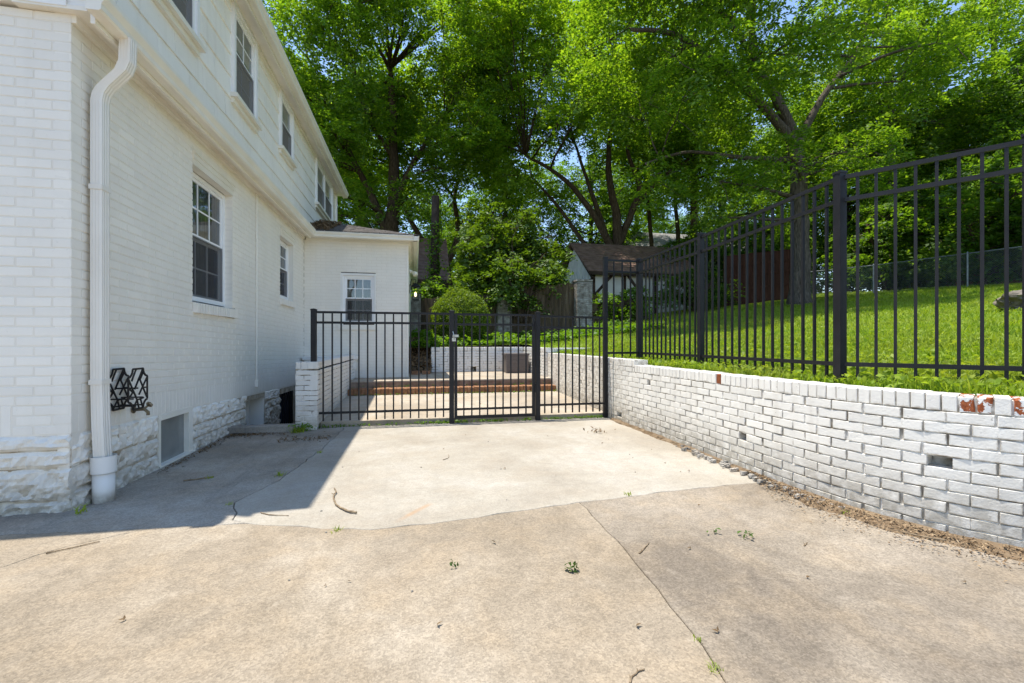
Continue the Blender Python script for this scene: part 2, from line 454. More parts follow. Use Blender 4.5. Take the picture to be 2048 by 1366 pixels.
# ------------------------------------------------------------------ helpers: geometry
class MB:
    def __init__(self):
        self.v = []
        self.f = []

    def add(self, verts, faces):
        o = len(self.v)
        self.v += [tuple(p) for p in verts]
        self.f += [tuple(i + o for i in f) for f in faces]

    def box(self, x0, x1, y0, y1, z0, z1):
        self.add([(x0, y0, z0), (x1, y0, z0), (x1, y1, z0), (x0, y1, z0), (x0, y0, z1), (x1, y0, z1), (x1, y1, z1), (x0, y1, z1)],
                 [(0, 3, 2, 1), (4, 5, 6, 7), (0, 1, 5, 4), (1, 2, 6, 5), (2, 3, 7, 6), (3, 0, 4, 7)])

    def tbox(self, T, u0, u1, v0, v1, w0, w1):
        c = [(u0, v0, w0), (u1, v0, w0), (u1, v1, w0), (u0, v1, w0), (u0, v0, w1), (u1, v0, w1), (u1, v1, w1), (u0, v1, w1)]
        self.add([T(*p) for p in c], [(0, 3, 2, 1), (4, 5, 6, 7), (0, 1, 5, 4), (1, 2, 6, 5), (2, 3, 7, 6), (3, 0, 4, 7)])

    def beam(self, a, b, w, h, up=(0, 0, 1)):
        a, b = Vector(a), Vector(b)
        d = (b - a).normalized()
        s = d.cross(Vector(up))
        if s.length < 1e-4:
            s = d.cross(Vector((1, 0, 0)))
        s.normalize()
        u = s.cross(d)
        s, u = s * w / 2, u * h / 2
        self.add([a - s - u, a + s - u, a + s + u, a - s + u, b - s - u, b + s - u, b + s + u, b - s + u],
                 [(0, 1, 2, 3), (7, 6, 5, 4), (0, 4, 5, 1), (1, 5, 6, 2), (2, 6, 7, 3), (3, 7, 4, 0)])

    def tube(self, pts, rad, n=8, jitter=0.0, cap=True):
        pts = [Vector(p) for p in pts]
        if not isinstance(rad, (list, tuple)):
            rad = [rad] * len(pts)
        o = len(self.v)
        ref = Vector((0.31, 0.95, 0.05))
        for i, p in enumerate(pts):
            d = (pts[min(i + 1, len(pts) - 1)] - pts[max(i - 1, 0)]).normalized()
            if abs(d.dot(ref)) > 0.97:
                ref = Vector((1, 0, 0.1))
            s = d.cross(ref).normalized()
            t = s.cross(d)
            for k in range(n):
                a = 2 * math.pi * k / n
                r = rad[i] * (1 + (random.uniform(-jitter, jitter) if jitter else 0))
                self.v.append(tuple(p + s * (math.cos(a) * r) + t * (math.sin(a) * r)))
        for i in range(len(pts) - 1):
            for k in range(n):
                a, b = o + i * n + k, o + i * n + (k + 1) % n
                self.f.append((a, b, b + n, a + n))
        if cap:
            self.f.append(tuple(o + k for k in range(n))[::-1])
            self.f.append(tuple(o + (len(pts) - 1) * n + k for k in range(n)))

    def prism(self, poly, z0, z1):
        n = len(poly)
        z0f = z0 if callable(z0) else (lambda x, y: z0)
        z1f = z1 if callable(z1) else (lambda x, y: z1)
        vs_ = [(x, y, z0f(x, y)) for x, y in poly] + [(x, y, z1f(x, y)) for x, y in poly]
        self.add(vs_, [tuple(range(n))[::-1], tuple(range(n, 2 * n))] + [(i, (i + 1) % n, (i + 1) % n + n, i + n) for i in range(n)])

    def mesh(self, name, mat, smooth=False, offset=(0, 0, 0)):
        me = bpy.data.meshes.new(name)
        ox, oy, oz = offset
        me.from_pydata([(x - ox, y - oy, z - oz) for x, y, z in self.v], [], self.f)
        me.update()
        if smooth:
            me.polygons.foreach_set('use_smooth', [True] * len(me.polygons))
        mats = mat if isinstance(mat, (list, tuple)) else [mat]
        for k in mats:
            me.materials.append(k)
        return me


ORG = {}


def props(o, label=None, cat=None, group=None, kind=None):
    if label:
        o['label'] = label
    if cat:
        o['category'] = cat
    if group:
        o['group'] = group
    if kind:
        o['kind'] = kind
    return o


def thing(name, loc, label, cat, group=None):
    o = bpy.data.objects.new(name, None)
    o.empty_display_size = 0.1
    col.objects.link(o)
    o.location = loc
    ORG[o] = Vector(loc)
    return props(o, label, cat, group)


def link_mesh(name, me, parent=None, loc=None):
    o = bpy.data.objects.new(name, me)
    col.objects.link(o)
    if parent is not None:
        o.parent = parent
        ORG[o] = ORG[parent]
    else:
        ORG[o] = Vector((0, 0, 0))
    if loc is not None:
        o.location = loc
    return o


def part(name, mb, mat, parent, smooth=False):
    """one mesh in world coordinates hung under parent (which is unrotated)"""
    org = ORG[parent]
    return link_mesh(name, mb.mesh(name, mat, smooth, org), parent)


def solo(name, mb, mat, label, cat, group=None, smooth=False, at=None):
    at = at or (0, 0, 0)
    o = link_mesh(name, mb.mesh(name, mat, smooth, at))
    o.location = at
    return props(o, label, cat, group)


def struct(name, mb, mat, smooth=False):
    o = link_mesh(name, mb.mesh(name, mat, smooth))
    o['kind'] = 'structure'
    return o


def np_mesh(name, verts, faces_n, nper, mat, smooth=False):
    """verts (V,3); faces_n int array (F,nper)"""
    me = bpy.data.meshes.new(name)
    F = len(faces_n)
    me.vertices.add(len(verts))
    me.vertices.foreach_set('co', np.ascontiguousarray(verts, dtype=np.float32).ravel())
    me.loops.add(F * nper)
    me.loops.foreach_set('vertex_index', np.ascontiguousarray(faces_n, dtype=np.int32).ravel())
    me.polygons.add(F)
    me.polygons.foreach_set('loop_start', np.arange(0, F * nper, nper, dtype=np.int32))
    me.polygons.foreach_set('loop_total', np.full(F, nper, dtype=np.int32))
    if smooth:
        me.polygons.foreach_set('use_smooth', np.ones(F, dtype=bool))
    me.update(calc_edges=True)
    for k in (mat if isinstance(mat, (list, tuple)) else [mat]):
        me.materials.append(k)
    return me


def leaf_mesh(name, P, size, mat, up=0.6, aspect=0.5, droop=0.25, base_n=None, base_t=None):
    """diamond shaped leaves at points P, folded a little along the midrib"""
    n = len(P)
    nrm = rng.normal(size=(n, 3))
    if base_n is None:
        nrm[:, 2] += up * 1.6
    else:
        nrm = base_n + nrm * 0.36
    nrm /= np.linalg.norm(nrm, axis=1, keepdims=True)
    t = rng.normal(size=(n, 3))
    if base_t is None:
        t[:, 2] -= droop
    else:
        t = base_t + t * 0.3
    t -= nrm * np.sum(t * nrm, axis=1, keepdims=True)
    t /= np.linalg.norm(t, axis=1, keepdims=True) + 1e-9
    b = np.cross(nrm, t)
    s = size * rng.uniform(0.65, 1.3, (n, 1))
    w = s * aspect * rng.uniform(0.8, 1.2, (n, 1))
    fold = nrm * w * 0.22
    V = np.empty((n, 4, 3))
    V[:, 0] = P - t * s * 0.5
    V[:, 1] = P + b * w * 0.5 + fold - t * s * 0.08
    V[:, 2] = P + t * s * 0.5
    V[:, 3] = P - b * w * 0.5 + fold - t * s * 0.08
    F = np.arange(n * 4).reshape(n, 4)
    return np_mesh(name, V.reshape(-1, 3), F, 4, mat)


# ------------------------------------------------------------------ terrain
LAWN_Z = 0.84


def lawn_z(x, y):
    x = np.asarray(x, dtype=float)
    y = np.asarray(y, dtype=float)
    u = np.clip(x - 3.5, 0, None)
    a = np.where(u < 17, 0.128 * u, 0.128 * 17 + 0.03 * (u - 17))
    w = np.clip(y - 8.0, 0, None)
    b = np.where(w < 20, 0.052 * w, 0.052 * 20 + 0.03 * (w - 20))
    und = 0.03 * np.sin(x * 0.9 + 0.4 * y) + 0.025 * np.sin(1.3 * y - 0.5 * x)
    fade = np.clip((u - 0.2) / 2.0, 0, 1)
    return LAWN_Z + a + np.where(y > 11.9, b, b) + und * np.maximum(fade, np.clip(w / 4, 0, 1))


def lz(x, y):
    return float(lawn_z(x, y))


WALL_PATH = [(2.92, 9.9), (2.92, 8.0), (2.92, 6.2), (2.92, 4.6), (2.905, 3.6), (2.90, 3.1), (2.93, 2.68), (3.02, 2.3), (3.17, 2.0), (3.37, 1.73), (3.7, 1.4), (4.3, 0.98), (5.4, 0.55), (7.5, 0.2)]


def catmull(pts, sub=8):
    P = [Vector((*p, 0)) if len(p) == 2 else Vector(p) for p in pts]
    out = []
    for i in range(len(P) - 1):
        p0, p1, p2, p3 = P[max(i - 1, 0)], P[i], P[i + 1], P[min(i + 2, len(P) - 1)]
        for k in range(sub):
            t = k / sub
            out.append(0.5 * ((2 * p1) + (p2 - p0) * t + (2 * p0 - 5 * p1 + 4 * p2 - p3) * t * t + (3 * p1 - p0 - 3 * p2 + p3) * t ** 3))
    out.append(P[-1])
    return out


class Path:
    """arc-length path; outward normal lies to the right of the heading"""

    def __init__(self, pts):
        self.p = [Vector(p) for p in pts]
        self.s = [0.0]
        for a, b in zip(self.p, self.p[1:]):
            self.s.append(self.s[-1] + (b - a).length)
        self.length = self.s[-1]

    def at(self, s):
        s = min(max(s, 0), self.length)
        lo = 0
        while lo < len(self.s) - 2 and self.s[lo + 1] < s:
            lo += 1
        seg = self.s[lo + 1] - self.s[lo]
        t = (s - self.s[lo]) / seg if seg else 0
        d = (self.p[lo + 1] - self.p[lo]).normalized()
        p = self.p[lo].lerp(self.p[lo + 1], t)
        return p, math.atan2(d.y, d.x)

    def T(self, s, v, w):
        """point at arc length s, v metres outward from the face, height w"""
        p, a = self.at(s)
        return (p.x + math.sin(a) * v, p.y - math.cos(a) * v, w)


wall_curve = Path(catmull(WALL_PATH, 6))


def wall_x(y):
    best = min(range(len(wall_curve.p)), key=lambda i: abs(wall_curve.p[i].y - y))
    if y > 9.9:
        return 2.92
    for a, b in zip(wall_curve.p, wall_curve.p[1:]):
        if b.y <= y <= a.y:
            t = (a.y - y) / (a.y - b.y + 1e-9)
            return a.x + (b.x - a.x) * t
    return 7.5 + (0.2 - y) * 4


def grid_mesh(xs, ys, zf, wx=None):
    V = []
    for y in ys:
        o = wx(y) if wx else 0
        for x in xs:
            V.append((x + o, y, zf(x + o, y)))
    nx = len(xs)
    F = [(j * nx + i, j * nx + i + 1, (j + 1) * nx + i + 1, (j + 1) * nx + i) for j in range(len(ys) - 1) for i in range(nx - 1)]
    return V, F


# low ground: one sheet with a pit for the basement stairwell
SX0, SX1, SY0, SY1 = -2.62, -1.52, 6.56, 10.4


def low_z(x, y):
    return -0.62 if (SX0 - 0.01 < x < SX1 + 0.01 and SY0 - 0.01 < y < SY1 + 0.01) else -0.075


mb = MB()
xs = [-400, -100, -30, -10, -6, SX0 - 0.02, SX0, SX1, SX1 + 0.02, 0, 1.5, 3.0, 6, 10, 30, 100, 400]
ys = [-400, -100, -30, -10, 0, 3, SY0 - 0.02, SY0, SY1, SY1 + 0.02, 14, 30, 100, 400]
mb.add(*grid_mesh(xs, ys, low_z))
struct('ground', mb, M['ground'])

mb = MB()
us = [0.10, 0.2, 0.4, 0.7, 1.0, 1.5, 2, 2.6, 3.3, 4, 5, 6, 7, 8, 9, 10, 11, 12, 13, 14, 15, 16, 17, 18, 20, 24, 30, 45, 80, 300]
ysl = [0.3, 0.6, 0.9, 1.2, 1.5, 1.8, 2.1, 2.5, 3, 3.5, 4, 4.5, 5, 5.5, 6, 6.5, 7, 7.5, 8, 8.5, 9, 9.5, 9.99]
mb.add(*grid_mesh(us, ysl, lz, wall_x))
ysf = [9.99, 10.5, 11, 11.5, 12.1]
mb.add(*grid_mesh([3.02] + [3.02 + u for u in us[1:]], ysf, lz))
xs2 = [-300, -80, -40, -25, -15, -10, -6, -3, -1.5, -0.5, 0.5, 1.5, 2.3, 3.02] + [3.02 + u for u in us[1:]]
ysb = [12.1, 12.6, 13.2, 14, 15, 16, 17, 18, 19, 20, 22, 24, 27, 30, 35, 42, 55, 80, 130, 300]
mb.add(*grid_mesh(xs2, ysb, lz))
struct('lawn', mb, M['soil_green'], True)


# ------------------------------------------------------------------ driveway slabs
def wob(x, y, a=0.007):
    return (x + a * (math.sin(23 * y + 7 * x) + 0.6 * math.sin(61 * y + 13)), y + a * (math.sin(19 * x + 5 * y) + 0.7 * math.sin(53 * x + 3)))


def densify(poly, step=0.12):
    out = []
    for (a, b) in zip(poly, poly[1:] + poly[:1]):
        n = max(1, min(60, int(math.dist(a, b) / step)))
        for k in range(n):
            out.append((a[0] + (b[0] - a[0]) * k / n, a[1] + (b[1] - a[1]) * k / n))
    return out


def inset_poly(poly, d):
    P = [Vector((*p, 0)) for p in poly]
    area = sum(a.x * b.y - b.x * a.y for a, b in zip(P, P[1:] + P[:1]))
    sg = 1 if area > 0 else -1
    out = []
    for i, p in enumerate(P):
        a, b = P[i - 1], P[(i + 1) % len(P)]
        t = (b - a).normalized()
        n = Vector((-t.y, t.x, 0)) * sg
        out.append((p.x + n.x * d, p.y + n.y * d))
    return out, sg


def slab(parent, poly, mat, gap=0.002, ztop=0.0, thick=0.06, amp=0.006):
    poly = [wob(*p, amp) for p in densify(poly)]
    outer, sg = inset_poly(poly, gap)
    inner, _ = inset_poly(poly, gap + 0.003)
    if sg < 0:
        outer, inner = outer[::-1], inner[::-1]
    zf = ztop if callable(ztop) else (lambda x, y: ztop)
    n = len(outer)
    m_ = MB()
    v = [(x, y, zf(x, y) - thick) for x, y in outer] + [(x, y, zf(x, y) - 0.004) for x, y in outer] + [(x, y, zf(x, y)) for x, y in inner]
    f = [tuple(range(2 * n, 3 * n))]
    for i in range(n):
        j = (i + 1) % n
        f += [(i, j, j + n, i + n), (i + n, j + n, j + 2 * n, i + 2 * n)]
    m_.add(v, f)
    return part('slab', m_, mat, parent)


drive = bpy.data.objects.new('driveway', None)
col.objects.link(drive)
ORG[drive] = Vector((0, 0, 0))
drive['kind'] = 'structure'
JH = [(-9, 3.36), (-2.4, 3.34), (-1.62, 3.275), (-1.3, 3.245), (-1.07, 3.225)]
JC = [(-9, 2.6), (-4, 2.7), (-2.1, 2.87), (-1.95, 3.08), (-1.62, 3.275)]
JL = JC + JH[3:]
JM = [(-1.07, 3.225), (-0.71, 3.10), (-0.27, 2.955), (0.1, 2.975), (0.565, 3.045), (1.176, 3.141)]
JR = [(1.176, 3.141), (1.863, 3.22), (2.62, 3.276), (3.15, 3.3)]
DG = [(1.176, 3.141), (1.16, 2.37), (1.085, 1.567), (1.04, 1.375), (0.8, -14)]
CR = [(-1.07, 3.225), (-1.17, 3.31), (-1.28, 3.67), (-1.2, 3.95), (-1.12, 4.18), (-1.0, 5.26), (-0.93, 6.62)]
sl = slab(drive, JL + JM[1:] + DG[1:] + [(-9, -14)], M['concrete_left'])
sl['label'] = 'warm tan front slab'
sl = slab(drive, JR + [(9, 3.3), (9, -14)] + DG[::-1][:-1], M['concrete_right'])
sl['label'] = 'grey brown front slab beside the brick wall'
sl = slab(drive, [(3.15, 3.3)] + JR[::-1][1:] + JM[::-1][1:] + CR[1:] + [(3.15, 6.62)], M['concrete_rear'], 0.0022, 0.0, 0.06, 0.011)
sl['label'] = 'pale slab in front of the gate'
sl = slab(drive, JC[:-1] + JH[2::-1], M['concrete_left'], 0.0022, 0.0, 0.06, 0.009)
sl['label'] = 'cracked off wedge of tan slab at the left edge'
sl = slab(drive, JH + CR[1:] + [(-1.5, 6.50), (-2.45, 6.38), (-2.45, 3.9), (-9, 3.9)], M['concrete_house'], 0.0035, 0.0, 0.06, 0.011)
sl['label'] = 'shaded grey slab along the house'


# ------------------------------------------------------------------ bricks
BL, BH, BJ = 0.2, 0.0572, 0.0105
PITCH = BH + BJ


def brick_mesh(name, mat, l=BL, h=BH, d=0.095, ch=0.004, jit=0.002, seed=0):
    rr = random.Random(seed)
    j = lambda a=jit: rr.uniform(-a, a)
    x, z = l / 2, h / 2
    V, F = [], []
    for (sx, sz) in ((-1, -1), (0, -1), (1, -1), (1, 1), (0, 1), (-1, 1)):      # back ring
        V.append((sx * x, d, sz * z))
    for (sx, sz) in ((-1, -1), (0, -1), (1, -1), (1, 1), (0, 1), (-1, 1)):      # edge ring
        V.append((sx * x + j(), ch + abs(j()), sz * z + j(jit * 0.8)))
    for (sx, sz) in ((-1, -1), (0, -1), (1, -1), (1, 1), (0, 1), (-1, 1)):      # face ring
        V.append((sx * (x - ch * (sx != 0)) + j(), j(jit * 0.5), sz * (z - ch) + j()))
    for r in (0, 6):
        for i in range(6):
            k = (i + 1) % 6
            F.append((r + i, r + k, r + 6 + k, r + 6 + i))
    F += [(12, 13, 16, 17), (13, 14, 15, 16)]
    m_ = MB()
    m_.add(V, F)
    return m_.mesh(name, mat)


def lay_bricks(path, z_base, courses, holes, mb_mortar, s0=0.0, s1=None, start=0.0, recess=0.006, offs=(0.0, 0.5), seed=1, wander=0.004):
    """running bond along path: returns (s, z, length) per brick; the mortar bed is added to mb_mortar with openings left open"""
    rr = random.Random(seed)
    s1 = path.length if s1 is None else s1
    out = []
    Lm = BL + BJ
    for k in range(courses):
        z0 = z_base + k * PITCH
        zc = z0 + BH / 2
        spans = [(s0, s1)]
        for (a, b, za, zb) in holes:
            if zb <= z0 + 0.004 or za >= z0 + PITCH - 0.012:
                continue
            nxt = []
            for (p, q) in spans:
                if b <= p or a >= q:
                    nxt.append((p, q))
                else:
                    if a - p > 0.02:
                        nxt.append((p, a))
                    if q - b > 0.02:
                        nxt.append((b, q))
            spans = nxt
        s = s0 - Lm * offs[k % len(offs)] + start
        cuts = []
        while s < s1:
            w = rr.uniform(-wander, wander)
            cuts.append((s + w, s + Lm - BJ + w))
            s += Lm
        for (p, q) in spans:
            steps = max(1, int((q - p) / 0.15))
            for i in range(steps):
                a, b = p + (q - p) * i / steps, p + (q - p) * (i + 1) / steps
                mb_mortar.add([path.T(a, -recess, z0 - BJ), path.T(b, -recess, z0 - BJ), path.T(b, -recess, z0 + PITCH - BJ), path.T(a, -recess, z0 + PITCH - BJ)], [(0, 1, 2, 3)])
            for e, sg in ((p, 1), (q, -1)):
                mb_mortar.add([path.T(e + sg * 0.001, -recess, z0 - BJ), path.T(e + sg * 0.001, -0.1, z0 - BJ), path.T(e + sg * 0.001, -0.1, z0 + PITCH - BJ), path.T(e + sg * 0.001, -recess, z0 + PITCH - BJ)], [(0, 1, 2, 3)])
            for (a, b) in cuts:
                a2, b2 = max(a, p), min(b, q)
                if b2 - a2 > 0.025:
                    out.append(((a2 + b2) / 2, zc + rr.uniform(-0.0012, 0.0012), b2 - a2))
    return out


def brick_xf(path, s, z, length, full, proud, tilt=0.0):
    p, a = path.at(s)
    return Matrix.Translation((p.x + math.sin(a) * proud, p.y - math.cos(a) * proud, z)) @ Matrix.Rotation(a, 4, 'Z') @ Matrix.Rotation(tilt, 4, 'Y') @ Matrix.Diagonal((length / full, 1, 1, 1))


CAMV = Vector((0, 0, CAM_H))


def emit_bricks(items, meshes, parent, limit, rest_name, mats_rest, name='brick'):
    """items: list of (matrix, pick). The nearest become objects, the rest one joined part."""
    org = ORG[parent]
    items = sorted(items, key=lambda it: (it[0].translation - CAMV).length)
    for mtx, pick in items[:limit]:
        o = bpy.data.objects.new(name, meshes[pick])
        col.objects.link(o)
        o.parent = parent
        ORG[o] = org
        o.matrix_local = Matrix.Translation(-org) @ mtx
    rest = items[limit:]
    if rest:
        m_ = MB()
        cache = {}
        for mtx, pick in rest:
            if pick not in cache:
                me = meshes[pick]
                cache[pick] = ([v.co.copy() for v in me.vertices], [tuple(p.vertices) for p in me.polygons])
            vs_, fs_ = cache[pick]
            m_.add([mtx @ c for c in vs_], fs_)
        o = part(rest_name, m_, mats_rest, parent)
        o['kind'] = 'stuff'
    return items


HB = [brick_mesh('house_brick_shape', M['brick_white'], ch=0.0022, jit=0.0007, seed=i) for i in range(6)]
SOLD = [brick_mesh('house_soldier_shape', M['brick_white'], l=BH, h=BL, ch=0.002, jit=0.0006, seed=20 + i) for i in range(3)]
WB = [brick_mesh('wall_brick_shape', M['wall_white'], h=0.0602, ch=0.0026, jit=0.0011, seed=40 + i) for i in range(8)]
WH = [brick_mesh('wall_header_shape', M['wall_white'], l=0.0655, h=0.097, d=0.2, ch=0.0035, jit=0.002, seed=60 + i) for i in range(6)]
LB = [brick_mesh('low_wall_brick_shape', M['wall_white_low'], ch=0.0055, jit=0.003, seed=80 + i) for i in range(6)]
LH = [brick_mesh('low_wall_header_shape', M['wall_white_low'], l=0.0625, h=0.094, d=0.2, ch=0.006, jit=0.003, seed=90 + i) for i in range(4)]

# ------------------------------------------------------------------ house
HX, HY, AY, AX = -2.33, 3.72, 10.48, -0.157
house = thing('white_house', (-2.33, 3.72, 0), 'white painted brick house with shingled upper storey and rough stone foundation', 'house')

WIN1 = (5.48, 6.57, 1.61, 3.12)      # side wall opening y0,y1,z0,z1
WIN2 = (8.71, 9.60, 1.96, 3.10)
AWIN = (-1.59, -0.85, 1.55, 2.68)    # annex opening x0,x1,z0,z1
BASE_TOP = 0.535
SOLD_TOP = BASE_TOP + BL + BJ
BWIN = (4.81, 5.47, -0.02, 0.485)
OPN2 = (7.06, 7.89, -0.6, 0.42)
DOOR = (8.70, 9.60, -0.6, 0.36)

side = Path([(HX, HY, 0), (HX, AY, 0)])
front = Path([(-8.5, HY, 0), (HX, HY, 0)])
annex = Path([(HX, AY, 0), (AX, AY, 0)])
annex_side = Path([(AX, AY, 0), (AX, 17.5, 0)])

SAG = 0.034


def sag(y, z):
    """the old courses have settled towards the back: drop at distance y from the front corner"""
    return SAG * (y - HY) * min(1.0, max(0.0, (3.4 - z) / 2.65))


def U(y, z):
    # level before settling that ends up at z
    lo, hi = z, z + 0.4
    for _ in range(30):
        m = (lo + hi) / 2
        if m - sag(y, m) < z:
            lo = m
        else:
            hi = m
    return lo


W1C, W2C = (WIN1[0] + WIN1[1]) / 2, (WIN2[0] + WIN2[1]) / 2
mort = MB()
holes = [(WIN1[0] - HY, WIN1[1] - HY, U(W1C, WIN1[2]), U(W1C, WIN1[3])), (WIN2[0] - HY, WIN2[1] - HY, U(W2C, WIN2[2]), U(W2C, WIN2[3]))]
# sill rowlocks take the courses under each window
holes += [(WIN1[0] - HY - 0.01, WIN1[1] - HY + 0.08, U(W1C, 1.50), U(W1C, 1.62)), (WIN2[0] - HY, WIN2[1] - HY + 0.06, U(W2C, 1.86), U(W2C, 1.97))]
nsc = int((3.46 - SOLD_TOP) / PITCH) + 1
sb = lay_bricks(side, SOLD_TOP, nsc, holes, mort, 0.0, None, 0.0, 0.0036, seed=3, wander=0.002)
# soldier course
s = 0.0
sold_items = []
while s < side.length - 0.03:
    sold_items.append((brick_xf(side, s + BH / 2, BASE_TOP + BL / 2 + 0.004 - sag(HY + s, 0.6), BH, BH, random.uniform(0, 0.0012)), 100 + random.randrange(3)))
    s += PITCH
mort.add([side.T(0, -0.0018, BASE_TOP - 0.02), side.T(side.length, -0.0018, BASE_TOP - 0.02), side.T(side.length, -0.0018, SOLD_TOP - BJ), side.T(0, -0.0018, SOLD_TOP - BJ)], [(0, 1, 2, 3)])
mort.v = [(x, y, z - sag(y, z)) for x, y, z in mort.v]
side_wall = part('side_wall', mort, M['mortar_white'], house)
pick = lambda lst, base=0: base + random.randrange(len(lst))
shapes = {**{i: m_ for i, m_ in enumerate(HB)}, **{100 + i: m_ for i, m_ in enumerate(SOLD)}}
items = [(brick_xf(side, s, z - sag(HY + s, z), l, BL, random.uniform(0, 0.0022), random.uniform(-0.003, 0.003) + SAG * min(1.0, max(0.0, (3.4 - z) / 2.65))), pick(HB)) for s, z, l in sb] + sold_items
emit_bricks(items, shapes, side_wall, 175, 'distant_brick_courses', M['brick_white'])

mort = MB()
fb = lay_bricks(front, BASE_TOP, int((3.50 - BASE_TOP) / PITCH), [(0, front.length - 0.335, 0.5, BASE_TOP + BL)], mort, 0, None, front.length % (BL + BJ) - (BL + BJ), 0.0018, seed=5, wander=0.002)
mort.add([front.T(0, -0.0018, BASE_TOP - 0.02), front.T(front.length - 0.335, -0.0018, BASE_TOP - 0.02), front.T(front.length - 0.335, -0.0018, BASE_TOP + 0.1922), front.T(0, -0.0018, BASE_TOP + 0.1922)], [(0, 1, 2, 3)])
front_wall = part('front_wall', mort, M['mortar_white'], house)
items = [(brick_xf(front, s, z, l, BL, random.uniform(0, 0.0022), random.uniform(-0.004, 0.004)), pick(HB)) for s, z, l in fb]
s = front.length - 0.335 - BJ - BH / 2
while s > 4:
    items.append((brick_xf(front, s, BASE_TOP + BL / 2, BH, BH, 0.001), 100 + random.randrange(3)))
    s -= PITCH
emit_bricks(items, shapes, front_wall, 120, 'distant_brick_courses', M['brick_white'])

mort = MB()
ab = lay_bricks(annex, 0.0, int(3.4 / PITCH), [(AWIN[0] - HX, AWIN[1] - HX, AWIN[2], AWIN[3])], mort, 0, None, 0.02, 0.0032, seed=8, wander=0.002)
for (a_, b_) in ((0, AWIN[0] - HX), (AWIN[1] - HX, annex.length)):
    pass
annex_wall = part('annex_wall', mort, M['mortar_white'], house)
items = [(brick_xf(annex, s, z, l, BL, random.uniform(0, 0.0008)), pick(HB)) for s, z, l in ab]
emit_bricks(items, shapes, annex_wall, 0, 'distant_brick_courses', M['brick_white'])
mb = MB()
mb.add([annex_side.T(0, 0, 0), annex_side.T(annex_side.length, 0, 0), annex_side.T(annex_side.length, 0, 3.4), annex_side.T(0, 0, 3.4)], [(0, 1, 2, 3)])
mb.box(AX - 0.02, AX + 0.012, AY - 0.012, AY + 0.10, 0.2, 3.4)
part('annex_flank_wall', mb, M['brick_white'], house)
# closing shell so no light leaks through the house
mb = MB()
mb.box(-8.5, HX - 0.45, HY + 0.4, 14.4, -0.6, 3.4)
mb.box(HX - 0.45, AX - 0.3, AY + 0.5, 17.4, -0.3, 3.4)
part('inner_shell', mb, M['room_dark'], house)
mb = MB()
mb.box(HX - 0.20, HX - 0.1, HY + 0.1, WIN1[0], 0.55, 3.44)
mb.box(HX - 0.20, HX - 0.1, WIN1[1], WIN2[0], 0.55, 3.44)
mb.box(HX - 0.20, HX - 0.1, WIN2[1], AY, 0.55, 3.44)
mb.box(HX - 0.199, HX - 0.101, WIN1[0], WIN1[1], 0.55, WIN1[2] - 0.03)
mb.box(HX - 0.199, HX - 0.101, WIN1[0], WIN1[1], WIN1[3], 3.439)
mb.box(HX - 0.199, HX - 0.101, WIN2[0], WIN2[1], 0.55, WIN2[2] - 0.03)
mb.box(HX - 0.199, HX - 0.101, WIN2[0], WIN2[1], WIN2[3], 3.439)
mb.box(-8.5, HX - 0.1, HY + 0.1, HY + 0.2, 0.55, 3.44)
part('wall_core', mb, M['brick_white'], house)


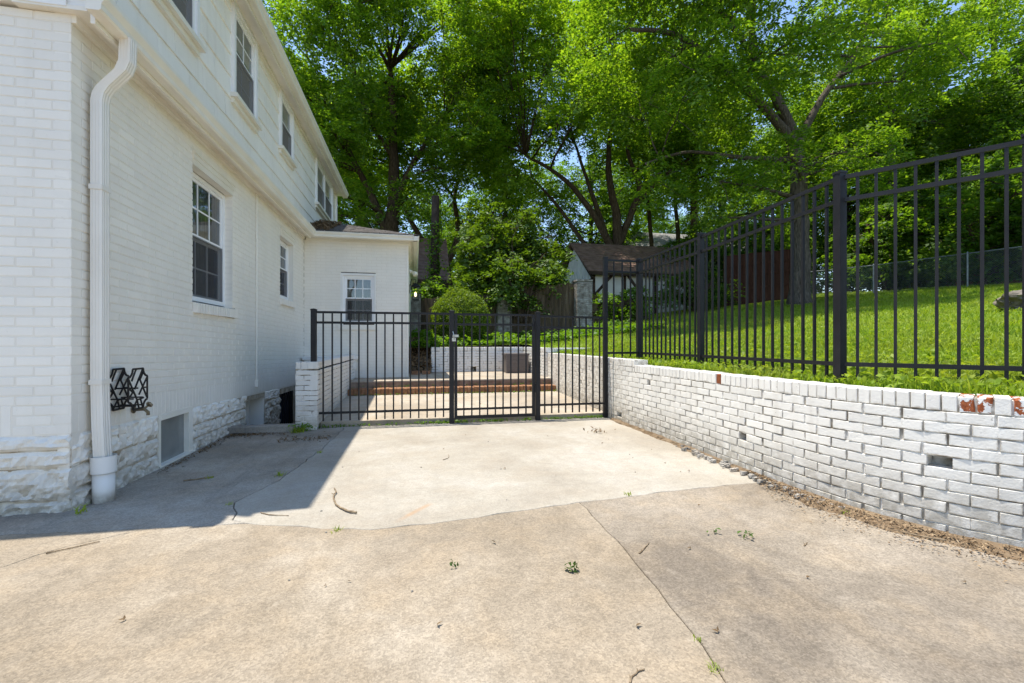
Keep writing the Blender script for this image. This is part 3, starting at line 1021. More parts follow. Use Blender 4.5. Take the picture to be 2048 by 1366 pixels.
def make_window(parent, T, u0, u1, w0, w1, double_hung=True, cols=3, rows=2, screen=True, frame=0.05, curtain=True, depth=0.0, fmat=None, upper_rows=2, lower_grid=True):
    """T(u, v, w): v metres outward of the wall face. The unit's face lies at v = depth."""
    fmat = fmat or M['vinyl']
    f = MB()
    d = depth
    f.tbox(T, u0, u0 + frame, d - 0.07, d, w0, w1)
    f.tbox(T, u1 - frame, u1, d - 0.07, d, w0, w1)
    f.tbox(T, u0 + frame, u1 - frame, d - 0.07, d - 0.001, w1 - frame, w1)
    f.tbox(T, u0 + frame, u1 - frame, d - 0.07, d + 0.012, w0, w0 + frame)
    fr = part('window', f, fmat, parent)
    mid = (w0 + w1) / 2 + 0.01
    a, b = u0 + frame, u1 - frame
    for (lo, hi, v, lower) in ((mid, w1 - frame, d - 0.02, False), (w0 + frame, mid, d - 0.045, True)):
        sm = MB()
        r = 0.034
        sm.tbox(T, a, a + r, v - 0.02, v, lo, hi)
        sm.tbox(T, b - r, b, v - 0.02, v, lo, hi)
        sm.tbox(T, a + r, b - r, v - 0.02, v - 0.001, hi - r, hi)
        sm.tbox(T, a + r, b - r, v - 0.02, v + 0.004, lo, lo + r)
        for i in range(1, cols):
            x = a + r + (b - a - 2 * r) * i / cols
            sm.tbox(T, x - 0.009, x + 0.009, v - 0.016, v - 0.005, lo + r, hi - r)
        for i in range(1, rows):
            z = lo + r + (hi - lo - 2 * r) * i / rows
            sm.tbox(T, a + r, b - r, v - 0.015, v - 0.006, z - 0.009, z + 0.009)
        part('sash', sm, fmat, fr)
        gm = MB()
        gm.add([T(a + r, v - 0.012, lo + r), T(b - r, v - 0.012, lo + r), T(b - r, v - 0.012, hi - r), T(a + r, v - 0.012, hi - r)], [(0, 1, 2, 3)])
        part('pane', gm, M['glass'], fr)
    if screen:
        sm = MB()
        v = d - 0.012
        sm.add([T(a, v, w0 + frame), T(b, v, w0 + frame), T(b, v, mid + 0.01), T(a, v, mid + 0.01)], [(0, 1, 2, 3)])
        part('insect_screen', sm, M['screen'], fr)
    rm = MB()
    dep = d - 0.34
    rm.add([T(a - 0.2, dep, w0 - 0.2), T(b + 0.2, dep, w0 - 0.2), T(b + 0.2, dep, w1 + 0.2), T(a - 0.2, dep, w1 + 0.2)], [(0, 1, 2, 3)])
    rm.tbox(T, a - 0.2, b + 0.2, dep + 0.005, d - 0.075, w1, w1 + 0.03)
    part('dark_interior', rm, M['room_dark'], fr)
    if curtain:
        cm = MB()
        n = 60
        vals = []
        for i in range(n + 1):
            u = a + (b - a) * i / n
            vals.append((u, d - 0.16 + 0.022 * math.sin(i * 1.15 + 0.6 * math.sin(i * 0.37)) + 0.008 * math.sin(i * 2.9)))
        for (p, q) in zip(vals, vals[1:]):
            cm.add([T(p[0], p[1], w0), T(q[0], q[1], w0), T(q[0], q[1], w1), T(p[0], p[1], w1)], [(0, 1, 2, 3)])
        part('curtain', cm, M['curtain'], fr, True)
    return fr


def TS(u, v, w):      # side wall: u = world y, v outward (+x)
    return (HX + v, u, w)


def TA(u, v, w):      # annex front: u = world x, outward -y
    return (u, AY - v, w)


def TUP(u, v, w):     # upper wall face
    return (UPX + v, u, w)


w = make_window(house, TS, WIN1[0] + 0.01, WIN1[1], WIN1[2] + 0.02, WIN1[3] - 0.05, depth=-0.09)
w['label'] = 'large ground floor sash window with curtains'
w = make_window(house, TS, WIN2[0] + 0.01, WIN2[1], WIN2[2] + 0.02, WIN2[3] - 0.05, depth=-0.09, cols=2)
w['label'] = 'narrow ground floor sash window near the annex'
w = make_window(house, TA, AWIN[0] + 0.05, AWIN[1] - 0.03, AWIN[2] + 0.03, AWIN[3] - 0.05, depth=-0.03)
w['label'] = 'small annex sash window behind the fence'
# reveals, sills, head casings
for (y0, y1, z0, z1, nm) in ((*WIN1, 1), (*WIN2, 2)):
    mb = MB()
    mb.box(HX - 0.09, HX - 0.004, y1, y1 + 0.05, z0, z1 - 0.0)
    part('window_jamb', mb, M['brick_white'], house)
    mb = MB()
    mb.box(HX - 0.09, HX - 0.004, y0 - 0.05, y0, z0, z1)
    part('window_jamb', mb, M['brick_white'], house)
    mb = MB()
    mb.box(HX - 0.085, HX + 0.012, y0 + 0.002, y1 - 0.002, z1 - 0.045, z1 + 0.02)
    mb.box(HX - 0.02, HX + 0.022, y0 - 0.01, y1 + 0.01, z1 + 0.02, z1 + 0.075)
    mb.box(HX - 0.02, HX + 0.036, y0 - 0.02, y1 + 0.02, z1 + 0.075, z1 + 0.10)
    part('window_head', mb, M['cream_trim'], house)
    n = int((y1 - y0 + 0.08) / PITCH)
    sill = MB()
    sill.box(HX - 0.1, HX + 0.0, y0, y1 + 0.06, z0 - 0.12, z0 - 0.012)
    so = part('window_sill', sill, M['mortar_white'], house)
    for i in range(n):
        bm_ = MB()
        ya = y0 + 0.002 + i * PITCH
        bm_.add([(HX - 0.1, ya, z0 - 0.115), (HX - 0.1, ya + BH, z0 - 0.115), (HX + 0.045, ya + BH, z0 - 0.125), (HX + 0.045, ya, z0 - 0.125),
                 (HX - 0.1, ya, z0 + 0.012), (HX - 0.1, ya + BH, z0 + 0.012), (HX + 0.045, ya + BH, z0 - 0.02), (HX + 0.045, ya, z0 - 0.02)],
                [(0, 1, 2, 3), (7, 6, 5, 4), (0, 4, 5, 1), (1, 5, 6, 2), (2, 6, 7, 3), (3, 7, 4, 0)])
        part('sill_brick', bm_, M['brick_white'], so)
mb = MB()
mb.box(AWIN[0] - 0.05, AWIN[1] + 0.05, AY - 0.035, AY + 0.05, AWIN[2] - 0.11, AWIN[2] - 0.002)
part('window_sill', mb, M['brick_white'], house)
mb = MB()
mb.box(AWIN[0] + 0.001, AWIN[0] + 0.05, AY - 0.004, AY + 0.08, AWIN[2], AWIN[3])
mb.box(AWIN[1] - 0.03, AWIN[1] - 0.001, AY - 0.004, AY + 0.08, AWIN[2], AWIN[3])
mb.box(AWIN[0] + 0.05, AWIN[1] - 0.03, AY - 0.006, AY + 0.08, AWIN[3] - 0.05, AWIN[3] - 0.001)
part('window_casing', mb, M['white_trim'], house)

# ---- stone foundation
def stone_block(parent, path, s0, s1, z0, z1, seed, bulge=0.03, mat=None, drop=0.0):
    nu = max(3, int((s1 - s0) / 0.024))
    nw = max(3, int((z1 - z0) / 0.024))
    off = Vector((seed * 3.17, seed * 1.3, seed * 0.7))
    V, F = [], []
    for j in range(nw + 1):
        for i in range(nu + 1):
            u, w_ = i / nu, j / nw
            edge = min(u * (s1 - s0), (1 - u) * (s1 - s0), w_ * (z1 - z0), (1 - w_) * (z1 - z0))
            k = min(1.0, edge / 0.016) ** 0.5
            s_, z_ = s0 + (s1 - s0) * u, z0 + (z1 - z0) * w_
            q = Vector((s_ * 6, z_ * 8, 0)) + off
            h = mnoise.noise(q) * 0.7 - abs(mnoise.noise(q * 1.7)) * 1.3 + abs(mnoise.noise(q * 3.1)) * 0.7 + mnoise.noise(q * 6.5) * 0.28 + 0.25
            v = -0.010 + k * (bulge + h * 0.036)
            jx = mnoise.noise(q * 1.7 + Vector((9, 2, 4))) * 0.012
            V.append(path.T(s_ + (jx if 0 < i < nu else jx * 0.6), v, z_ + (jx if 0 < j < nw else jx * 0.5)))
    for j in range(nw):
        for i in range(nu):
            a = j * (nu + 1) + i
            F.append((a, a + 1, a + nu + 2, a + nu + 1))
    if drop:
        V = [(x, y, z - drop * (y - HY) * max(0, z) / BASE_TOP) for x, y, z in V]
    m_ = MB()
    m_.add(V, F)
    n0 = len(m_.v)
    back = [path.T(s0, -0.08, z0), path.T(s1, -0.08, z0), path.T(s1, -0.08, z1), path.T(s0, -0.08, z1)]
    m_.v += back
    bl, br, tr, tl = n0, n0 + 1, n0 + 2, n0 + 3
    row = lambda j: [j * (nu + 1) + i for i in range(nu + 1)]
    colm = lambda i: [j * (nu + 1) + i for j in range(nw + 1)]
    m_.f.append(tuple([bl] + row(0)[::-1][::-1] + [br])[::-1])
    m_.f.append(tuple([tl] + row(nw) + [tr]))
    m_.f.append(tuple([bl] + colm(0) + [tl]))
    m_.f.append(tuple([br] + colm(nu) + [tr])[::-1])
    return part('stone_block', m_, mat or M['stone_white'], parent, False)


mb = MB()
def fnd_quad(path, a, b, z0, z1):
    mb.add([path.T(a, -0.006, z0), path.T(b, -0.006, z0), path.T(b, -0.006, z1), path.T(a, -0.006, z1)], [(0, 1, 2, 3)])
yo = lambda y: y - HY
fnd_quad(front, 0, front.length, -0.1, BASE_TOP)
segs = [(0, yo(BWIN[0]), -0.1, BASE_TOP), (yo(BWIN[0]), yo(BWIN[1]), BWIN[3], BASE_TOP), (yo(BWIN[1]), yo(OPN2[0]), -0.6, BASE_TOP), (yo(OPN2[0]), yo(OPN2[1]), OPN2[3], BASE_TOP),
        (yo(OPN2[1]), yo(DOOR[0]), -0.6, BASE_TOP), (yo(DOOR[0]), yo(DOOR[1]), DOOR[3], BASE_TOP), (yo(DOOR[1]), side.length, -0.6, BASE_TOP)]
for sg_ in segs:
    fnd_quad(side, *sg_)
mb.v = [(x, y, z - (sag(y, 0.5) * max(0, z) / BASE_TOP if x > HX - 0.05 and y > HY + 0.01 else 0)) for x, y, z in mb.v]
foundation = part('stone_foundation', mb, M['stone_mortar'], house)
stone_rows = [(-0.06, 0.075), (0.078, 0.30), (0.303, 0.42), (0.423, BASE_TOP - 0.002)]
sd = 1
for ri, (z0, z1) in enumerate(stone_rows):
    # front face, from the corner leftwards
    s_ = front.length + (0.028 if ri % 2 else 0.0)
    first = True
    while s_ > front.length - 1.7:
        ln = [0.34, 0.46, 0.38, 0.5][(ri + sd) % 4] * random.uniform(0.85, 1.1)
        stone_block(foundation, front, s_ - ln + 0.006, s_, z0, z1, sd, 0.022)
        s_ -= ln
        sd += 1
side_rows = [(-0.06, 0.14), (0.143, 0.305), (0.308, BASE_TOP - 0.002)]
for ri, (z0, z1) in enumerate(side_rows):
    for (a, b) in ((0.0, yo(BWIN[0]) - 0.005), (yo(BWIN[1]) + 0.005, yo(OPN2[0]) - 0.005), (yo(OPN2[1]) + 0.005, yo(DOOR[0]) - 0.005)):
        if a > 2 and ri == 0:
            z0b = -0.3 if a > 4 else z0
        else:
            z0b = z0
        top = min(z1, 0.535)
        s_ = a
        while s_ < b - 0.05:
            ln = min(random.uniform(0.36, 0.6), b - s_)
            if b - s_ - ln < 0.16:
                ln = b - s_
            stone_block(foundation, side, s_, s_ + ln - 0.006, z0b, top, sd, 0.02, None, SAG)
            s_ += ln
            sd += 1

for (a, b, zt) in ((BWIN[0], BWIN[1], BWIN[3]), (OPN2[0], OPN2[1], OPN2[3]), (DOOR[0], DOOR[1], DOOR[3])):
    mb = MB()
    t0, t1 = BASE_TOP - sag(a, 0.5) + 0.004, BASE_TOP - sag(b, 0.5) + 0.004
    mb.add([(HX - 0.003, a - 0.01, zt - 0.02), (HX - 0.003, b + 0.01, zt - 0.02), (HX - 0.003, b + 0.01, t1), (HX - 0.003, a - 0.01, t0), (HX - 0.08, a, zt - 0.02), (HX - 0.08, b, zt - 0.02)], [(0, 1, 2, 3), (0, 4, 5, 1)])
    part('lintel', mb, M['brick_white'], house)

# basement window
mb = MB()
y0, y1, z0, z1 = BWIN
mb.box(HX - 0.08, HX + 0.006, y0, y0 + 0.04, z0, z1)
mb.box(HX - 0.08, HX + 0.006, y1 - 0.085, y1, z0, z1)
mb.box(HX - 0.08, HX + 0.010, y0 + 0.04, y1 - 0.085, z1 - 0.05, z1)
mb.box(HX - 0.08, HX + 0.024, y0 - 0.01, y1 + 0.02, z0 - 0.03, z0 + 0.035)
bw = part('basement_window', mb, M['cream_trim'], house)
mb = MB()
mb.box(HX - 0.05, HX - 0.04, y0 + 0.04, y1 - 0.085, z0 + 0.035, z1 - 0.05)
part('pane', mb, M['cloudy_pane'], bw)
# basement recess with white panel
mb = MB()
y0, y1, z0, z1 = OPN2
mb.box(HX - 0.30, HX - 0.26, y0 - 0.05, y1 + 0.05, z0, z1 + 0.05)
mb.box(HX - 0.26, HX - 0.02, y1, y1 + 0.03, z0, z1)
mb.box(HX - 0.26, HX - 0.02, y0 - 0.03, y0, z0, z1)
mb.box(HX - 0.26, HX - 0.02, y0, y1, z1 - 0.005, z1 + 0.03)
mb.box(HX - 0.25, HX - 0.2, y1 - 0.12, y1 - 0.06, z0, z1)
part('basement_recess', mb, M['white_trim'], house)
# basement security door with bars
y0, y1, z0, z1 = DOOR
mb = MB()
mb.box(HX - 0.12, HX - 0.08, y0, y1, z0, z1)
bd = part('basement_door', mb, M['door_blue'], house)
mb = MB()
mb.box(HX - 0.05, HX - 0.02, y0, y0 + 0.05, z0, z1)
mb.box(HX - 0.05, HX - 0.02, y1 - 0.05, y1, z0, z1)
mb.box(HX - 0.05, HX - 0.021, y0 + 0.05, y1 - 0.05, z1 - 0.06, z1)
part('door_frame', mb, M['black_metal'], bd)
for i in range(5):
    mb = MB()
    yy = y0 + 0.14 + i * 0.14
    mb.box(HX - 0.045, HX - 0.025, yy - 0.01, yy + 0.01, z0, z1 - 0.06)
    part('bar', mb, M['black_metal'], bd)

# ---- eave, gutters
def profile_run(mbx, prof, a, b, axis):
    """prof: list of (out, z); a,b along axis; axis 'y' means x=out, 'x' means y=-out"""
    n = len(prof)
    V = []
    for t in (a, b):
        for (o_, z_) in prof:
            V.append((o_, t, z_) if axis == 'y' else (t, o_, z_))
    F = [(i, (i + 1) % n, (i + 1) % n + n, i + n) for i in range(n)] + [tuple(range(n))[::-1], tuple(range(n, 2 * n))]
    mbx.add(V, F)


GX = -2.03     # outer lip of lower gutter
def gutter_prof(xo, zb, h=0.125, w_=0.12):
    return [(xo - w_, zb), (xo - 0.045, zb), (xo - 0.03, zb + 0.012), (xo - 0.028, zb + 0.05), (xo - 0.004, zb + 0.085), (xo, zb + 0.095), (xo, zb + h), (xo - w_, zb + h)]


AGY = 10.15
mb = MB()
profile_run(mb, gutter_prof(GX, 3.395), 3.56, AGY + 0.12, 'y')
part('gutter', mb, M['cream_trim'], house)
mb = MB()
mb.box(HX - 0.3, GX - 0.123, 3.66, AGY + 0.13, 3.44, 3.47)                    # soffit
mb.box(GX - 0.150, GX - 0.122, 3.66, AGY + 0.13, 3.36, 3.44)                  # fascia
mb.box(HX - 0.02, HX + 0.03, HY + 0.002, AY - 0.002, 3.385, 3.44)             # frieze against the brick
part('eave_soffit', mb, M['cream_trim'], house)
mb = MB()
mb.box(-8.5, GX - 0.152, 3.672, 3.80, 3.462, 4.3)
mb.box(-8.5, HX + 0.01, 3.655, 3.671, 3.455, 3.52)
mb.box(GX - 0.55, GX - 0.12, 3.665, 3.671, 3.52, 3.62)
part('front_frieze_board', mb, M['white_trim'], house)
# annex gutter and eave
mb = MB()
prof = [(2 * 0 + AGY - 0.0 + (GX - x), z) for x, z in gutter_prof(GX, 3.385)]
profile_run(mb, prof, GX - 0.1, 0.085, 'x')
prof2 = gutter_prof(0.09, 3.385)
profile_run(mb, prof2, AGY + 0.0, 17.8, 'y')
part('annex_gutter', mb, M['cream_trim'], house)
mb = MB()
mb.box(HX + 0.03, 0.0, AGY + 0.123, AY + 0.01, 3.43, 3.46)
mb.box(HX + 0.05, AX + 0.03, AY - 0.03, AY + 0.02, 3.36, 3.43)
mb.box(AX - 0.01, -0.03, AY + 0.011, 17.7, 3.431, 3.461)
mb.box(AX - 0.02, AX + 0.06, AY + 0.02, 17.6, 3.34, 3.431)
part('annex_soffit', mb, M['cream_trim'], house)
# annex hip roof
mb = MB()
e0, e1 = 0.07, AGY + 0.02
rz = 3.50
mb.add([(HX - 0.4, e1, rz), (e0, e1, rz), (HX, e1 + 2.4, rz + 0.80), (HX - 0.4, e1 + 2.8, rz + 0.93), (HX - 0.4, e1, rz - 0.02), (e0, 18, rz), (HX, 15.6, rz + 0.80), (HX - 0.4, 15.2, rz + 0.93)],
       [(0, 1, 2, 3), (1, 5, 6, 2), (2, 6, 7, 3)])
aroof = part('annex_roof', mb, M['roof_dark'], house)
for k in range(9):
    t0, t1 = k * 0.27, k * 0.27 + 0.275
    z_ = lambda t: rz + t / 3.0
    s_ = HX - 0.2
    row_end = e0 - t0
    while s_ < row_end - 0.05:
        e_ = min(s_ + random.uniform(0.3, 0.45), row_end)
        m_ = MB()
        yl, yh = e1 + t0 - (0.02 if k == 0 else 0), e1 + t1
        xa, xb = s_ + 0.004, e_ - 0.004
        m_.add([(xa, yl, z_(t0) + 0.012), (xb, yl, z_(t0) + 0.012 + random.uniform(0, 0.006)), (min(xb, e0 - t1), yh, z_(t1) + 0.004), (min(xa, e0 - t1), yh, z_(t1) + 0.004),
                (xa, yl, z_(t0) - 0.004), (xb, yl, z_(t0) - 0.004)], [(0, 1, 2, 3), (4, 5, 1, 0)])
        part('shingle', m_, M['roof_dark'], aroof)
        s_ = e_
mb = MB()
mb.tube([(-0.75, 12.2, 3.7), (-0.75, 12.2, 3.98)], 0.06, 10)
mb.tube([(-0.75, 12.2, 3.98), (-0.75, 12.2, 4.02)], 0.10, 10)
part('roof_vent', mb, M['black_metal'], house)
# leaf litter lodged against the upper wall
nl = 500
P = np.column_stack([rng.uniform(HX + 0.02, HX + 0.55, nl), rng.uniform(AGY + 0.1, AGY + 2.0, nl), np.zeros(nl)])
P[:, 2] = rz + (P[:, 1] - e1) / 3.0 + 0.03 + rng.uniform(0, 0.05, nl) * np.clip(1 - (P[:, 0] - HX) * 1.6, 0, 1)
o = link_mesh('leaf_litter', leaf_mesh('leaf_litter', P - np.array(ORG[house]), 0.10, M['mulch'], 1.2, 0.4), house)
o['kind'] = 'stuff'

# ---- upper storey
UPX = -2.345
UEX = -2.0
UEZ = 5.60
mb = MB()
U1 = (4.71, 5.50, 4.42, 5.58)
U2 = (6.59, 7.38, 4.42, 5.58)
U3 = (8.71, 9.46, 4.63, 5.58)
U4 = (11.69, 13.75, 4.54, 5.58)
mb.add([(UPX - 0.02, 3.9, 3.45), (UPX - 0.02, 14.5, 3.45), (UPX - 0.02, 14.5, 5.7), (UPX - 0.02, 3.9, 5.7)], [(0, 1, 2, 3)])
# hole openings are covered by window boxes that stand proud of the siding; back of each stays dark
up_wall = part('upper_siding', mb, M['mortar_white'], house)
M['siding'] = dirty_paint('white_siding_paint', (0.88, 0.84, 0.765), (0.5, 0.48, 0.44), 3.4, 3.7, 0.3, 0.5, 40, 0.12, 0.003, 0.05)
row_h = 0.285
for r_ in range(8):
    z0 = 3.46 + r_ * row_h
    z1 = min(z0 + row_h + 0.02, 5.69)
    s_ = 3.9 - (0.3 if r_ % 2 else 0.0)
    while s_ < 14.5:
        a, b = max(s_, 3.9), min(s_ + 0.61, 14.5)
        cov = [(a, b)]
        for (u0, u1, w0, w1) in (U1, U2, U3, U4):
            if z1 - 0.05 > w0 - 0.06 and z0 + 0.05 < w1:
                nx_ = []
                for (p, q) in cov:
                    if u1 <= p or u0 >= q:
                        nx_.append((p, q))
                    else:
                        if u0 - p > 0.03:
                            nx_.append((p, u0))
                        if q - u1 > 0.03:
                            nx_.append((u1, q))
                cov = nx_
        for (p, q) in cov:
            m_ = MB()
            b0 = 0.020 + random.uniform(-0.002, 0.003)
            zz = z0 + random.uniform(-0.004, 0.004)
            m_.add([(UPX - 0.018, p, zz), (UPX - 0.018, q, zz), (UPX - 0.014, q, z1), (UPX - 0.014, p, z1),
                    (UPX + b0, p + 0.004, zz), (UPX + b0, q - 0.004, zz), (UPX + 0.004, q - 0.004, z1), (UPX + 0.004, p + 0.004, z1)],
                   [(4, 5, 6, 7), (0, 1, 5, 4), (1, 2, 6, 5), (3, 0, 4, 7)])
            part('siding_shingle', m_, M['siding'], up_wall)
        s_ += 0.61
for i_, (u0, u1, w0, w1) in enumerate((U1, U2, U3, U4)):
    mb = MB()
    mb.tbox(TUP, u0 - 0.06, u0, -0.02, 0.055, w0 - 0.02, w1 + 0.04)
    mb.tbox(TUP, u1, u1 + 0.06, -0.02, 0.055, w0 - 0.02, w1 + 0.04)
    mb.tbox(TUP, u0, u1, -0.02, 0.054, w1, w1 + 0.04)
    cs = part('window_casing', mb, M['vinyl'], house)
    mb = MB()
    mb.tbox(TUP, u0 - 0.10, u1 + 0.10, -0.02, 0.10, w0 - 0.075, w0 - 0.021)
    mb.tbox(TUP, u0 - 0.07, u1 + 0.07, -0.02, 0.05, w0 - 0.14, w0 - 0.076)
    part('window_sill', mb, M['cream_trim'], house)
    if i_ < 3:
        wd = make_window(house, TUP, u0, u1, w0 - 0.02, w1, depth=0.035, curtain=(i_ != 2), cols=(2 if i_ < 2 else 1), rows=2 if i_ < 2 else 1)
        wd['label'] = ['first upper window at the top edge', 'second upper window with screen', 'short upper window'][i_]
    else:
        mid_ = (u0 + u1) / 2
        for (a, b) in ((u0, mid_ - 0.01), (mid_ + 0.01, u1)):
            wd = make_window(house, TUP, a, b, w0 - 0.02, w1, depth=0.035, curtain=False, cols=1, rows=1)
            wd['label'] = 'half of the paired upper window'
mb = MB()
mb.box(UPX - 0.02, UPX + 0.06, 14.42, 14.5, 4.2, 5.66)
part('corner_board', mb, M['white_trim'], house)
mb = MB()
profile_run(mb, gutter_prof(UEX, UEZ, 0.13, 0.12), 3.99, 14.78, 'y')
part('upper_gutter', mb, M['cream_trim'], house)
mb = MB()
mb.box(UPX - 0.3, UEX - 0.123, 3.99, 14.75, 5.64, 5.67)
mb.box(UEX - 0.15, UEX - 0.122, 3.995, 14.75, 5.57, 5.64)
mb.box(UPX, UPX + 0.05, 3.995, 14.55, 5.585, 5.639)
part('upper_soffit', mb, M['cream_trim'], house)
# main roof (gable along y) and skirt behind the lower gutter
mb = MB()
mb.add([(UEX - 0.02, 3.99, 5.735), (UEX - 0.02, 14.78, 5.735), (-5.6, 14.78, 7.9), (-5.6, 3.99, 7.9), (-9.2, 14.78, 5.735), (-9.2, 3.99, 5.735)],
       [(0, 1, 2, 3), (3, 2, 4, 5)])
mb.add([(UEX - 0.1, 3.99, 5.68), (UEX - 0.1, 14.78, 5.68), (-5.6, 14.78, 7.82), (-5.6, 3.99, 7.82), (-9.1, 14.78, 5.68), (-9.1, 3.99, 5.68)],
       [(3, 2, 1, 0), (5, 4, 2, 3)])
mb.add([(UPX - 0.4, 4.2, 3.5), (-8.8, 4.2, 3.5), (-8.8, 4.2, 5.7), (-5.6, 4.2, 7.8), (UPX - 0.4, 4.2, 5.7)], [(0, 1, 2, 3, 4)])
mb.add([(UPX - 0.02, 14.5, 3.4), (-8.8, 14.5, 3.4), (-8.8, 14.5, 5.7), (-5.6, 14.5, 7.8), (UPX - 0.02, 14.5, 5.7)], [(4, 3, 2, 1, 0)])
mb.add([(UPX - 0.5, 3.9, 3.4), (UPX - 0.5, 14.5, 3.4), (UPX - 0.5, 14.5, 5.68), (UPX - 0.5, 3.9, 5.68)], [(0, 1, 2, 3)])
part('roof', mb, M['roof_dark'], house)
mb = MB()
mb.add([(GX - 0.05, 3.60, 3.505), (GX - 0.05, AGY + 0.1, 3.505), (UPX, AGY + 0.1, 3.64), (UPX, 3.60, 3.64), (-8.5, 3.60, 3.9), (-8.5, 4.1, 3.9)], [(0, 1, 2, 3)])
part('skirt_roof', mb, M['roof_grey'], house)

# ---- downspout, conduit
mb = MB()
dx, dy = -2.265, 3.905
def rect_tube(mbx, pts, wx, wy):
    n = len(pts)
    ring = []
    for k in range(3):      # corrugated faces
        pass
    shape = []
    for (ax, ay, bx, by) in ((-1, -1, 1, -1), (1, -1, 1, 1), (1, 1, -1, 1), (-1, 1, -1, -1)):
        for t_ in (0.06, 0.2, 0.26, 0.47, 0.53, 0.74, 0.8):
            px_, py_ = ax + (bx - ax) * t_, ay + (by - ay) * t_
            dent = 0.055 if t_ in (0.2, 0.47, 0.74) else 0.0
            nx_, ny_ = (ay != by and (ax + bx) / 2 or 0), (ax != bx and (ay + by) / 2 or 0)
            shape.append((px_ - nx_ * dent * 2, py_ - ny_ * dent * 2))
    m = len(shape)
    V = []
    for p in pts:
        for (sx, sy) in shape:
            V.append((p[0] + sx * wx / 2, p[1] + sy * wy / 2, p[2]))
    F = []
    for i in range(n - 1):
        for k in range(m):
            a, b = i * m + k, i * m + (k + 1) % m
            F.append((a, b, b + m, a + m))
    mbx.add(V, F)
rect_tube(mb, [(dx + 0.02, dy, 0.27), (dx + 0.006, dy, 0.6), (dx, dy, 0.9), (dx, dy, 2.93), (dx + 0.012, dy, 2.99), (dx + 0.04, dy, 3.04), (dx + 0.15, dy, 3.17), (dx + 0.175, dy, 3.24), (dx + 0.18, dy, 3.41)], 0.075, 0.10)
ds = part('downspout', mb, M['downspout'], house)
mb = MB()
for zz in (2.28, 0.86):
    mb.box(dx - 0.042, dx + 0.042, dy - 0.054, dy + 0.054, zz, zz + 0.035)
part('downspout_collar', mb, M['downspout'], ds)
mb = MB()
mb.tube([(dx + 0.022, dy, -0.04), (dx + 0.022, dy, 0.22)], 0.066, 20)
mb.tube([(dx + 0.022, dy, 0.21), (dx + 0.022, dy, 0.335)], 0.077, 20, cap=False)
mb.tube([(dx + 0.022, dy, 0.21), (dx + 0.022, dy, 0.215)], 0.077, 20)
part('drain_pipe', mb, M['pvc'], ds, True)
mb = MB()
mb.tube([(HX + 0.015, 7.45, 0.56), (HX + 0.015, 7.45, 3.38)], 0.012, 8)
mb.box(HX, HX + 0.04, 7.42, 7.48, 0.50, 0.60)
mb.box(HX, HX + 0.032, 7.43, 7.47, 1.95, 1.98)
part('conduit', mb, M['brick_white'], house)

# ---- spigot, hose hanger, lantern
sp_ = MB()
sp_.tube([(HX + 0.0, 4.42, 0.60), (HX + 0.09, 4.42, 0.60), (HX + 0.115, 4.42, 0.575), (HX + 0.115, 4.42, 0.55)], 0.013, 10)
sp_.tube([(HX + 0.006, 4.42, 0.60), (HX + 0.014, 4.42, 0.60)], 0.032, 12)
sp_.tube([(HX + 0.08, 4.42, 0.60), (HX + 0.10, 4.46, 0.63)], 0.009, 8)
spigot = thing('garden_tap', (HX, 4.42, 0.60), 'weathered brass garden tap on the white wall under the hose hanger', 'tap')
part('tap_body', sp_, M['brass'], spigot, True)
mb = MB()
mb.tube([(HX + 0.10, 4.46, 0.63), (HX + 0.106, 4.472, 0.64)], 0.026, 6)
part('handle', mb, M['brass'], spigot)

hr = thing('hose_hanger', (HX, 4.19, 0.80), 'black metal lattice hose hanger with two fretwork plates on the white wall', 'hose hanger')
def fret_plate(xp):
    m_ = MB()
    cy, cz, hw, hh = 4.20, 0.795, 0.128, 0.16
    def bar(p, q, w_=0.015):
        m_.beam((xp, cy + p[0] * hw, cz + p[1] * hh), (xp, cy + q[0] * hw, cz + q[1] * hh), w_, 0.007, (1, 0, 0))
    out = [(-0.55, 1), (0.55, 1)]
    ring = []
    for (cx_, cz_, a0, a1) in ((1, 1, 180, 270), (1, -1, 90, 180), (-1, -1, 0, 90), (-1, 1, 270, 360)):
        for k in range(5):
            a = R(a0 + (a1 - a0) * k / 4)
            ring.append((cx_ + 0.45 * math.cos(a), cz_ + 0.40 * math.sin(a)))
    for p, q in zip(ring, ring[1:] + ring[:1]):
        bar(p, q)
    for p, q in [((-0.95, 0.5), (-0.1, -0.55)), ((-0.1, -0.55), (0.1, -1.0)), ((0.5, 0.98), (-0.35, 0.0)), ((-0.2, 1.0), (-0.66, 0.42)), ((0.12, 0.55), (0.95, -0.5)), ((0.95, 0.5), (0.1, -0.3)),
                 ((0.55, 0.03), (0.97, 0.0)), ((0.2, 0.45), (0.55, 0.8)), ((-0.5, -0.1), (-0.97, -0.45)), ((-0.5, -0.15), (-0.97, 0.1)), ((-0.1, -0.55), (0.6, -0.5)), ((0.25, -0.52), (0.5, -0.98)), ((-0.55, -0.98), (-0.1, -0.55)), ((-0.35, 0.0), (0.12, 0.55))]:
        bar(p, q, 0.012)
    return m_
part('fret_plate', fret_plate(HX + 0.02), M['black_metal'], hr)
part('fret_plate', fret_plate(HX + 0.155), M['black_metal'], hr)
mb = MB()
for (yy, zz) in ((4.14, 0.72), (4.27, 0.72), (4.17, 0.66), (4.25, 0.66), (4.20, 0.80)):
    mb = MB()
    mb.tube([(HX, yy, zz), (HX + 0.155, yy, zz)], 0.006, 6)
    part('rod', mb, M['black_metal'], hr)


